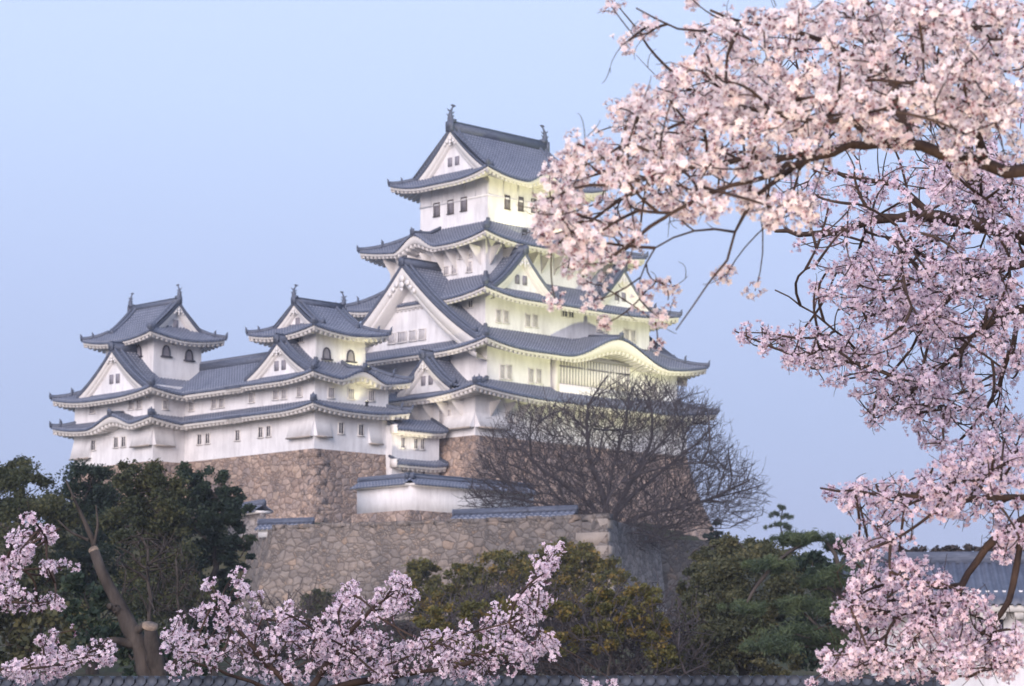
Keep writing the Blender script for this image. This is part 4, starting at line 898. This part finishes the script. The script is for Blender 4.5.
# --- the big bare tree on the rampart
Yb = 197; p = at(609, 530, Yb); root, base = tree_root('bare_tree', 'large spreading leafless tree on the rampart in front of the keep base', 'tree', (p[0], p[1], hz(p)))
sk = Skel(); b0 = base - Z3 * .3
for pts, r0, r1 in (([(609, 530), (606, 508), (602, 490), (590, 462), (585, 430), (588, 405)], .38, .08), ([(609, 522), (622, 495), (640, 470), (655, 435), (650, 400)], .30, .07), ([(610, 528), (640, 515), (680, 508), (720, 495), (750, 480)], .22, .06), ([(605, 520), (580, 495), (555, 478), (525, 455), (505, 430)], .24, .06),
                    ([(604, 522), (570, 512), (530, 500), (495, 498), (475, 495)], .2, .05), ([(607, 500), (615, 460), (625, 425), (630, 395)], .2, .06), ([(612, 512), (650, 480), (690, 450), (715, 425)], .24, .06), ([(611, 535), (630, 548), (660, 540), (700, 528)], .13, .04)):
    sk.limb([b0 + (at(*pts[0], Yb) - b0) * .3] + [at(x, y, Yb + (x - 609) * .012 * ((i % 2) * 2 - 1) + rng.normal() * .5) for i, (x, y) in enumerate(pts)], r0, r1, 6, wob=.06)
polyb = [(468, 505), (472, 470), (488, 435), (515, 412), (555, 402), (590, 398), (612, 380), (650, 377), (690, 392), (712, 405), (722, 440), (748, 462), (765, 495), (748, 520), (705, 520), (660, 545), (625, 545), (610, 522), (560, 520), (500, 512)]
for m_, ra, rb in ((90, .10, .055), (500, .05, .03), (3000, .026, .017), (22000, .019, .011)):
    q = inpoly(m_, polyb) + rng.normal(size=(m_, 2)) * np.array([7, 6]); dep = rng.normal(size=m_) * 4.2 * np.sqrt(np.clip(1 - ((q[:, 0] - 612) / 155) ** 2, .1, 1))
    sk.grow(np.array([at(x, y, Yb + d_) for (x, y), d_ in zip(q, dep)]), ra, rb, 3, m=4, ang=.6, curve=.1, org=base)
sk.mb.build('branches', M['twig'], root, base)
# --- sawn trunk and thin bare trees at the left
Yt = 46; p = at(168, 720, Yt); root, base = tree_root('sawn_tree', 'old leaning trunk with pale sawn-off limb ends, lower left', 'tree', (p[0], p[1], 0)); sk = Skel()
sk.limb([base, at(163, 690, Yt), at(140, 650, Yt), at(118, 605, Yt), at(100, 570, Yt), at(94, 551, Yt)], .28, .09, 12, wob=.025)
sk.limb([at(165, 700, Yt), at(155, 660, Yt - .3), at(150, 628, Yt - .4)], .20, .12, 10, wob=.015)
for x, y, e_, f_ in ((122, 612, 108, 606), (132, 634, 146, 624), (150, 664, 166, 660)): sk.limb([at(x, y, Yt), at(x * .4 + e_ * .6, y * .4 + f_ * .6, Yt - .15), at(e_, f_, Yt - .2)], .10, .05, 7, wob=.01)
sk.limb([at(99, 566, Yt + .1), at(93, 540, Yt + .15), at(80, 512, Yt), at(66, 480, Yt)], .06, .015, 6); sk.limb([at(94, 545, Yt + .1), at(98, 525, Yt), at(96, 505, Yt)], .035, .012, 5); sk.limb([at(88, 540, Yt + .1), at(70, 532, Yt), at(58, 520, Yt)], .035, .012, 5)
sk.limb([at(135, 645, Yt), at(115, 640, Yt - .2), at(95, 642, Yt - .3)], .10, .04, 7)
sk.mb.build('trunk', M['bark'], root, base, True)
for c, dr, r_ in ((at(93.8, 550.5, Yt), np.array([-.25, -.75, .6]), .093), (at(150, 626, Yt - .4), np.array([.2, -.42, .9]), .145)):
    dr = dr / np.linalg.norm(dr); a = np.cross(dr, Z3); a /= np.linalg.norm(a); mb = MB(); mb.disc(c - dr * .03, a, np.cross(a, dr), dr, r_, .06, 12); mb.build('sawn_end', M['cutwood'], root, base)
def thinbare(label, Y, pts, poly, r0):
    p = at(pts[0][0], 690, Y); root, base = tree_root('bare_sapling', label, 'tree', (p[0], p[1], hz(p)), 'thin bare trees at the left'); sk = Skel()
    sk.limb([base] + [at(x, y, Y) for x, y in pts], r0, r0 * .3, 6, wob=.03)
    for m_, ra in ((14, .4), (60, .22), (160, .13)): sk.grow(np.array([at(*t_, Y + rng.normal() * .9) for t_ in inpoly(m_, poly)]), r0 * ra, r0 * ra * .5, 3, m=4)
    sk.mb.build('branches', M['bark'], root, base)
thinbare('thin grey leafless tree in front of the dark evergreens, right of the sawn trunk', 70, [(150, 630), (149, 580), (148, 550)], [(112, 545), (140, 525), (178, 535), (188, 580), (165, 620), (120, 600)], .13)
thinbare('slender leafless sapling between the sawn trunk and the pink blossoms', 64, [(178, 640), (180, 590), (176, 560)], [(160, 590), (180, 540), (200, 560), (210, 620), (170, 640)], .07)

# ================================================================== BOUNDARY WALL AND RIGHT-HAND BUILDING
capwall('boundary_wall', 'long low boundary wall with grey tiled cap along the bottom edge', 'wall', [(-16, 43), (6.4, 39.5)], 1.40, 1.5, .4, M['plaster'], capw=.75, caph=.36, rib=.24, beads=.19, mt='tile_dark', mr='tile_dark')
def house(name, label, x0, Y0, rz, L, D, zw, zr, wins):
    root = empty(name, (x0, Y0, hz((x0, Y0))), rz); tag(root, label, 'building'); g = root.location.z; zw -= g; zr -= g
    mb = MB()
    for k in 'SENW':
        o, a, b, l_ = side((0, L, 0, D), 0, k); mb.grid(np.stack([np.array([o, o + a * l_]), np.array([o, o + a * l_]) + Z3 * zw], 1))
    for x in (0, L): mb.add([a3(x, 0) + Z3 * zw, a3(x, D) + Z3 * zw, a3(x, D / 2) + Z3 * zr], [(0, 1, 2)])
    mb.build('wall', M['plaster'], root)
    t_, r_, e_ = MB(), MB(), MB(); ov = .9; R_ = D / 2 + ov
    zf = lambda s_, d: zw - .35 + (zr + .1 - zw + .35) * (.8 * d / R_ + .2 * (d / R_) ** 2) + 0 * s_
    for k in 'SN':
        o, a, b, l_ = side((0, L, 0, D), ov, k); tilepanel(t_, o, a, b, l_, lambda s_: np.full_like(s_, R_), zf, p=.3, h=.08); eavepanel(e_, o, a, b, l_, lambda s_: np.full_like(s_, R_), zf, ov, .22)
    rf = t_.build('roof', M['tile_plain'], root); e_.build('eaves', M['plaster_trim'], rf)
    r_.box(a3(L / 2, D / 2) + Z3 * (zr + .25), (L / 2 + ov, .18, .25)); r_.build('ridge_tiles', M['ridge'], rf)
    for x in (0, L):
        q = MB(); d = np.linspace(0, R_, 8); xx = x - ov if x == 0 else x + ov
        for sg in (-1, 1): q.tube([a3(xx, D / 2 + sg * (R_ - t_)) + Z3 * (float(zf(0, t_)) + .12) for t_ in d], .15, 6)
        q.build('verge_tiles', M['ridge'], rf)
    for x, z, w_, h_ in wins:
        q = MB(); q.box(a3(x, -.02) + Z3 * (z - g), (w_, .03, h_)); wo = q.build('window', M['dark'], root); q = MB()
        for i in (-1, 0, 1): q.box(a3(x + i * w_ * .55, -.06) + Z3 * (z - g), (w_ * .09, .03, h_))
        q.box(a3(x, -.08) + Z3 * (z - g - h_), (w_ * 1.2, .08, .06)); q.build('window_frame', M['plaster_trim'], wo)
    return root
pH = at(872, 660, 92)
house('storehouse', 'white plastered storehouse with grey tiled roof behind the lower right blossoms', pH[0], 92, R(-7), 14, 6.4, 5.65, 6.75, [(4.3, 4.3, .45, .4), (8, 4.3, .45, .4)])
bushy('bare_hedge', 'brownish thicket rising behind the storehouse roof', 130, 960, 600, [(905, 557, 34, 8, 0, 22), (940, 555, 34, 9, 0, 24), (975, 554, 34, 9, 0, 26), (1015, 553, 34, 10, 0, 24), (880, 562, 24, 8, 0, 12)], 'thicket', .14, 120, .2, cat='thicket')

# ================================================================== CHERRY TREES
def flowers(mb, P, Nn, r):
    n = len(P); Nn = Nn / (np.linalg.norm(Nn, axis=1)[:, None] + 1e-9)
    x = np.cross(Nn, rng.normal(size=(n, 3))); x /= np.linalg.norm(x, axis=1)[:, None]; y = np.cross(Nn, x)
    rr = (r * rng.uniform(.8, 1.2, n))[:, None]; cup = rng.uniform(.1, .55, n)[:, None]; tint = rng.uniform(0, 1, n)
    V, C = [], []
    for k in range(5):
        th = 2 * np.pi * k / 5; d0 = x * math.cos(th) + y * math.sin(th)
        dl = x * math.cos(th - .56) + y * math.sin(th - .56); dr = x * math.cos(th + .56) + y * math.sin(th + .56)
        V += [P, P + rr * (dl * .70 + Nn * cup * .42), P + rr * (d0 * 1.0 + Nn * cup), P + rr * (dr * .70 + Nn * cup * .42)]
    V = np.stack(V, 1); i = np.arange(n * 20).reshape(-1, 4)
    mb.add(V.reshape(-1, 3), i, core=np.tile([.5, .04, 0, .04], n * 5), tint=np.repeat(tint, 20))
    # calyx: little dark red cone behind each flower
    V = np.stack([P - Nn * r * 1.2, P + x * r * .2, P - x * r * .1 + y * r * .17, P - x * r * .1 - y * r * .17], 1)
    f = np.array([[0, 2, 1], [0, 3, 2], [0, 1, 3]]); mb.add(V.reshape(-1, 3), (np.arange(n)[:, None, None] * 4 + f[None]).reshape(-1, 3), core=np.ones(n * 4), tint=np.full(n * 4, .5))
def cherry(label, trunk, limbs, ell, Yc, Ys, ncl, nfl, material, fr=.018, cr=.045, group='blossoming cherry trees', lonely=(), tw=(.009, .004), seedT=60, rad=1.0):
    base = np.array(trunk[0], float); root, _ = tree_root('cherry_tree', label, 'cherry tree', base, group); sk = Skel()
    sk.limb(trunk, .20 * rad, .10 * rad, 12, wob=.01)
    for pts, r0, r1 in limbs: sk.limb([at(x, y, Y_) if not isinstance(x, tuple) else np.array(x) for x, y, Y_ in pts], r0, r1, 8, step=.08, wob=.006)
    A_ = np.array([e_[2] * e_[3] * (e_[4] if len(e_) > 4 else 1) for e_ in ell], float); pick = rng.choice(len(ell), ncl, p=A_ / A_.sum()); T = []
    for i in pick:
        e_ = ell[i]; q = rng.normal(size=2); q /= np.linalg.norm(q); q *= math.sqrt(rng.uniform(0, 1)); T.append(at(e_[0] + q[0] * e_[2], e_[1] + q[1] * e_[3], Yc + rng.uniform(-Ys, Ys)))
    for x, y in lonely: T.append(at(x, y, Yc + rng.uniform(-.3, .3)))
    T = np.array(T); coarse = T[rng.permutation(len(T))[:seedT]]
    sk.grow(coarse, tw[0] * 1.6, tw[0], 5, curve=.2, m=6); sk.grow(T, tw[0] * .8, tw[1], 4, m=5)
    ex = T[rng.integers(0, len(T), len(T))] + rng.normal(size=(len(T), 3)) * cr * 2.2; sk.grow(ex, tw[1] * .9, tw[1] * .5, 3, m=5, curve=.3, maxlen=.13)
    sk.mb.build('trunk', M['bark_cherry'], root, base, True)
    mb = MB(); k = rng.integers(max(2, int(nfl * .4)), int(nfl * 1.6), len(T)); idx = np.repeat(np.arange(len(T)), k)
    d = rng.normal(size=(len(idx), 3)); d /= np.linalg.norm(d, axis=1)[:, None]
    sc_ = rng.uniform(.7, 1.25, len(T))[idx][:, None]
    flowers(mb, T[idx] + d * cr * sc_ * rng.uniform(.55, 1.1, (len(idx), 1)), d + rng.normal(size=d.shape) * .45, fr)
    mb.build('blossom', M[material], root, base); return root
nA = 9.6
cherry('nearest cherry tree, thick limb and peach-lit blossom clusters filling the upper right', [(3.3, 9.9, -.05), (3.1, 9.8, 1.4), (2.75, 9.7, 2.6), tuple(at(1085, 176, 9.7))],
  [([(1085, 176, 9.7), (1024, 172, 9.6), (985, 166, 9.6), (940, 150, 9.6), (905, 140, 9.6), (870, 143, 9.5), (835, 150, 9.4), (800, 160, 9.3), (772, 178, 9.3), (748, 205, 9.2), (735, 232, 9.2)], .031, .006),
   ([(908, 142, 9.6), (906, 120, 9.6), (895, 92, 9.7), (884, 62, 9.8), (870, 30, 9.9), (862, -10, 10)], .030, .012), ([(892, 140, 9.5), (868, 132, 9.2), (846, 120, 9.0), (810, 122, 8.9), (770, 112, 8.8)], .020, .007),
   ([(835, 150, 9.4), (780, 158, 9.7), (720, 160, 9.8), (665, 175, 9.8), (620, 200, 9.9), (585, 225, 9.9)], .016, .006), ([(810, 157, 9.3), (760, 180, 9.0), (700, 195, 8.9), (650, 225, 8.9), (610, 258, 8.9)], .013, .005),
   ([(735, 232, 9.2), (728, 262, 9.2), (712, 288, 9.2), (692, 308, 9.2), (676, 330, 9.2)], .0055, .0025), ([(770, 112, 8.8), (725, 105, 8.9), (680, 120, 9), (635, 140, 9.1), (600, 160, 9.2)], .010, .004),
   ([(884, 62, 9.8), (840, 50, 9.6), (790, 30, 9.5), (740, 25, 9.4), (710, 10, 9.4)], .014, .005), ([(985, 166, 9.6), (975, 120, 9.3), (960, 70, 9.2), (955, 20, 9.2)], .02, .008), ([(740, 25, 9.4), (700, 40, 9.3), (672, 24, 9.3), (650, 22, 9.3), (636, 8, 9.3)], .007, .003),
   ([(668, 24, 9.3), (652, 30, 9.3), (628, 40, 9.3)], .005, .003), ([(735, 232, 9.2), (700, 225, 9.3), (672, 232, 9.3), (655, 248, 9.3)], .006, .003)],
  [(850, 75, 150, 70), (730, 70, 55, 55), (650, 130, 55, 42), (590, 190, 45, 45), (556, 225, 28, 35, 1.2), (610, 245, 40, 25), (690, 115, 60, 55), (965, 65, 65, 70), (985, 145, 45, 30, .6), (930, 70, 110, 75, .6), (900, 100, 60, 30, .6), (770, 140, 70, 45), (700, 195, 60, 22), (775, 212, 42, 18, 1.1), (890, 15, 140, 22), (570, 275, 18, 12), (830, 110, 80, 30), (640, 185, 40, 30), (575, 150, 18, 22, .6)],
  nA, 1.3, 860, 19, 'petal', .0142, .042, lonely=[(616, 3), (611, 6), (688, 3), (693, 0), (640, 32), (628, 42), (622, 45), (648, 26), (755, 291), (728, 273), (722, 276), (660, 318), (668, 300), (655, 322), (672, 287), (662, 283), (656, 345), (640, 300), (647, 290), (600, 285), (555, 300), (590, 300), (606, 323)], tw=(.0042, .0022), seedT=150)
cherry('second cherry tree just behind the nearest, shaded lilac-pink branches at right middle', [(4.6, 15.4, -.05), (4.5, 15.3, 1.8), tuple(at(1150, 330, 15.2)), tuple(at(1085, 255, 15))],
  [([(1085, 255, 15), (1024, 238, 15), (985, 224, 15), (930, 214, 15), (880, 219, 15), (830, 235, 15.2), (775, 231, 15.4)], .055, .012), ([(1090, 262, 15), (1024, 262, 14.8), (990, 275, 14.7), (965, 280, 14.6), (940, 265, 14.5), (905, 245, 14.4)], .035, .010),
   ([(1120, 300, 15.2), (1024, 306, 15), (995, 318, 15), (975, 336, 15), (950, 360, 15), (920, 385, 15)], .035, .010), ([(965, 280, 14.6), (945, 300, 14.6), (928, 320, 14.6), (912, 348, 14.7)], .022, .008), ([(920, 385, 15), (880, 370, 15), (835, 360, 15), (780, 352, 15), (735, 331, 15)], .014, .005), ([(870, 362, 15), (845, 340, 14.8), (815, 312, 14.7), (775, 290, 14.6)], .010, .004),
   ([(985, 224, 15), (978, 195, 15), (970, 150, 15), (972, 110, 15.2)], .03, .012), ([(930, 214, 15), (900, 185, 15), (850, 175, 15), (810, 165, 15.2)], .02, .008), ([(1024, 306, 15), (1010, 350, 15), (995, 400, 15.2), (960, 440, 15.3)], .02, .008)],
  [(900, 195, 130, 32), (965, 235, 60, 50), (875, 290, 62, 34), (900, 340, 70, 42), (955, 300, 60, 50), (855, 250, 60, 26), (835, 362, 48, 22), (765, 333, 28, 10), (800, 345, 40, 18), (895, 395, 48, 26), (872, 414, 16, 9), (1008, 310, 24, 60), (1000, 440, 30, 40), (940, 425, 34, 26), (985, 375, 36, 40), (935, 395, 50, 34), (900, 300, 60, 40), (985, 270, 40, 40), (950, 100, 80, 80, .5), (830, 90, 100, 70, .35), (985, 180, 45, 40)],
  15.2, 1.6, 1350, 15, 'petal_shaded', .0145, .046, tw=(.006, .0028), seedT=180)
cherry('cherry tree at lower right whose pink branches hang in front of the storehouse', [(3.95, 13.3, -.05), (3.9, 13.2, 1.2), tuple(at(1180, 470, 13.1)), tuple(at(1085, 495, 13))],
  [([(1085, 495, 13), (1024, 520, 13), (998, 537, 13), (975, 556, 13), (962, 585, 13), (945, 612, 12.9), (915, 640, 12.8)], .034, .010), ([(1085, 495, 13), (1010, 500, 12.8), (960, 495, 12.7), (900, 497, 12.6), (820, 488, 12.6)], .02, .005), ([(962, 585, 13), (920, 590, 13.2), (880, 605, 13.3), (845, 600, 13.4)], .014, .005), ([(1024, 520, 13), (1015, 590, 13), (985, 640, 13), (930, 655, 13), (850, 668, 13)], .02, .006)],
  [(900, 500, 65, 20), (970, 490, 55, 34), (850, 494, 32, 9), (872, 545, 22, 24), (900, 588, 50, 28), (950, 612, 60, 20), (868, 612, 32, 20), (930, 652, 85, 28), (855, 668, 36, 10), (1004, 540, 20, 20), (1000, 650, 30, 26), (842, 655, 22, 12), (990, 455, 36, 22), (895, 540, 20, 16, .5)],
  13.0, 1.0, 620, 17, 'petal_shaded', .0140, .042, lonely=[(862, 520), (838, 545), (855, 580), (868, 575), (822, 672), (812, 684), (852, 560)], tw=(.0055, .0026), seedT=100)
cherry('low cherry tree with pink branches rising from the bottom edge left of centre', [(-1.65, 18.3, -.05), (-1.6, 18.2, .9), tuple(at(310, 690, 18.1))],
  [([(310, 690, 18.1), (335, 655, 18.1), (355, 625, 18.1), (375, 605, 18), (395, 592, 18)], .03, .007), ([(305, 700, 18.1), (262, 660, 18), (235, 625, 18), (215, 590, 17.9)], .03, .007), ([(320, 690, 18.1), (400, 675, 18.2), (470, 665, 18.3), (510, 640, 18.3), (530, 600, 18.3), (548, 560, 18.3)], .028, .006), ([(300, 700, 18.1), (230, 675, 17.9), (180, 655, 17.8)], .02, .006)],
  [(213, 583, 9, 14), (235, 606, 30, 18), (212, 640, 46, 34), (300, 658, 58, 26), (262, 622, 26, 16), (290, 618, 14, 14), (180, 652, 22, 26), (352, 650, 42, 34), (375, 612, 26, 14), (403, 588, 12, 14), (388, 600, 12, 12), (345, 605, 14, 8), (405, 665, 56, 22), (480, 662, 56, 22), (520, 625, 22, 30), (540, 580, 11, 28, 1.8), (551, 558, 6, 11, 2), (526, 605, 12, 22, 1.4), (404, 596, 14, 16, 1.6), (348, 592, 9, 16, 1.6), (330, 625, 14, 22), (240, 585, 9, 14, 1.5), (500, 628, 26, 14), (532, 648, 28, 18), (462, 632, 18, 9), (440, 650, 30, 16), (600, 682, 26, 4)],
  18.1, .9, 720, 12, 'petal_shaded', .0160, .042, lonely=[(560, 548), (494, 606), (549, 600)], tw=(.0055, .0026), seedT=110)
cherry('cherry tree at the left edge with pink sprays before the dark evergreens', [(-4.3, 16.4, -.05), (-4.2, 16.3, 1.5), tuple(at(-110, 600, 16.2)), tuple(at(-50, 580, 16.1))],
  [([(-50, 580, 16.1), (-10, 568, 16.1), (20, 552, 16.1), (45, 535, 16.1), (60, 528, 16.1)], .022, .005), ([(-50, 585, 16.1), (0, 600, 16), (30, 604, 16), (62, 603, 16)], .015, .004), ([(-110, 600, 16.2), (-40, 670, 16.2), (30, 668, 16.2), (70, 655, 16.2), (105, 650, 16.3)], .02, .005), ([(-10, 568, 16.1), (40, 570, 16.1), (70, 566, 16.1)], .01, .004)],
  [(28, 522, 9, 6), (50, 533, 14, 7), (20, 548, 14, 14), (8, 575, 14, 22), (58, 566, 14, 5), (22, 600, 24, 10), (50, 604, 12, 5), (60, 660, 30, 14), (100, 655, 14, 14), (30, 672, 26, 10), (48, 640, 8, 8)],
  16.1, .6, 135, 15, 'petal_shaded', .0155, .045, lonely=[(25, 517), (72, 566), (60, 606), (75, 630)], tw=(.0055, .0026), seedT=40)
# warm garden lamp under the nearest cherry (out of frame, lights its blossoms)
floodlight('garden floodlight on the ground lighting the nearest cherry from below', (1.7, 5.6, 0.0), (1.3, 9.6, 3.6), 760, col=(1, .80, .62), size=95, scale=.5)
floodlight('garden floodlight on the ground lighting the lower right cherry', (3.0, 9.2, 0.0), (2.3, 13, 2.9), 240, col=(1, .72, .5), size=70, scale=.5)
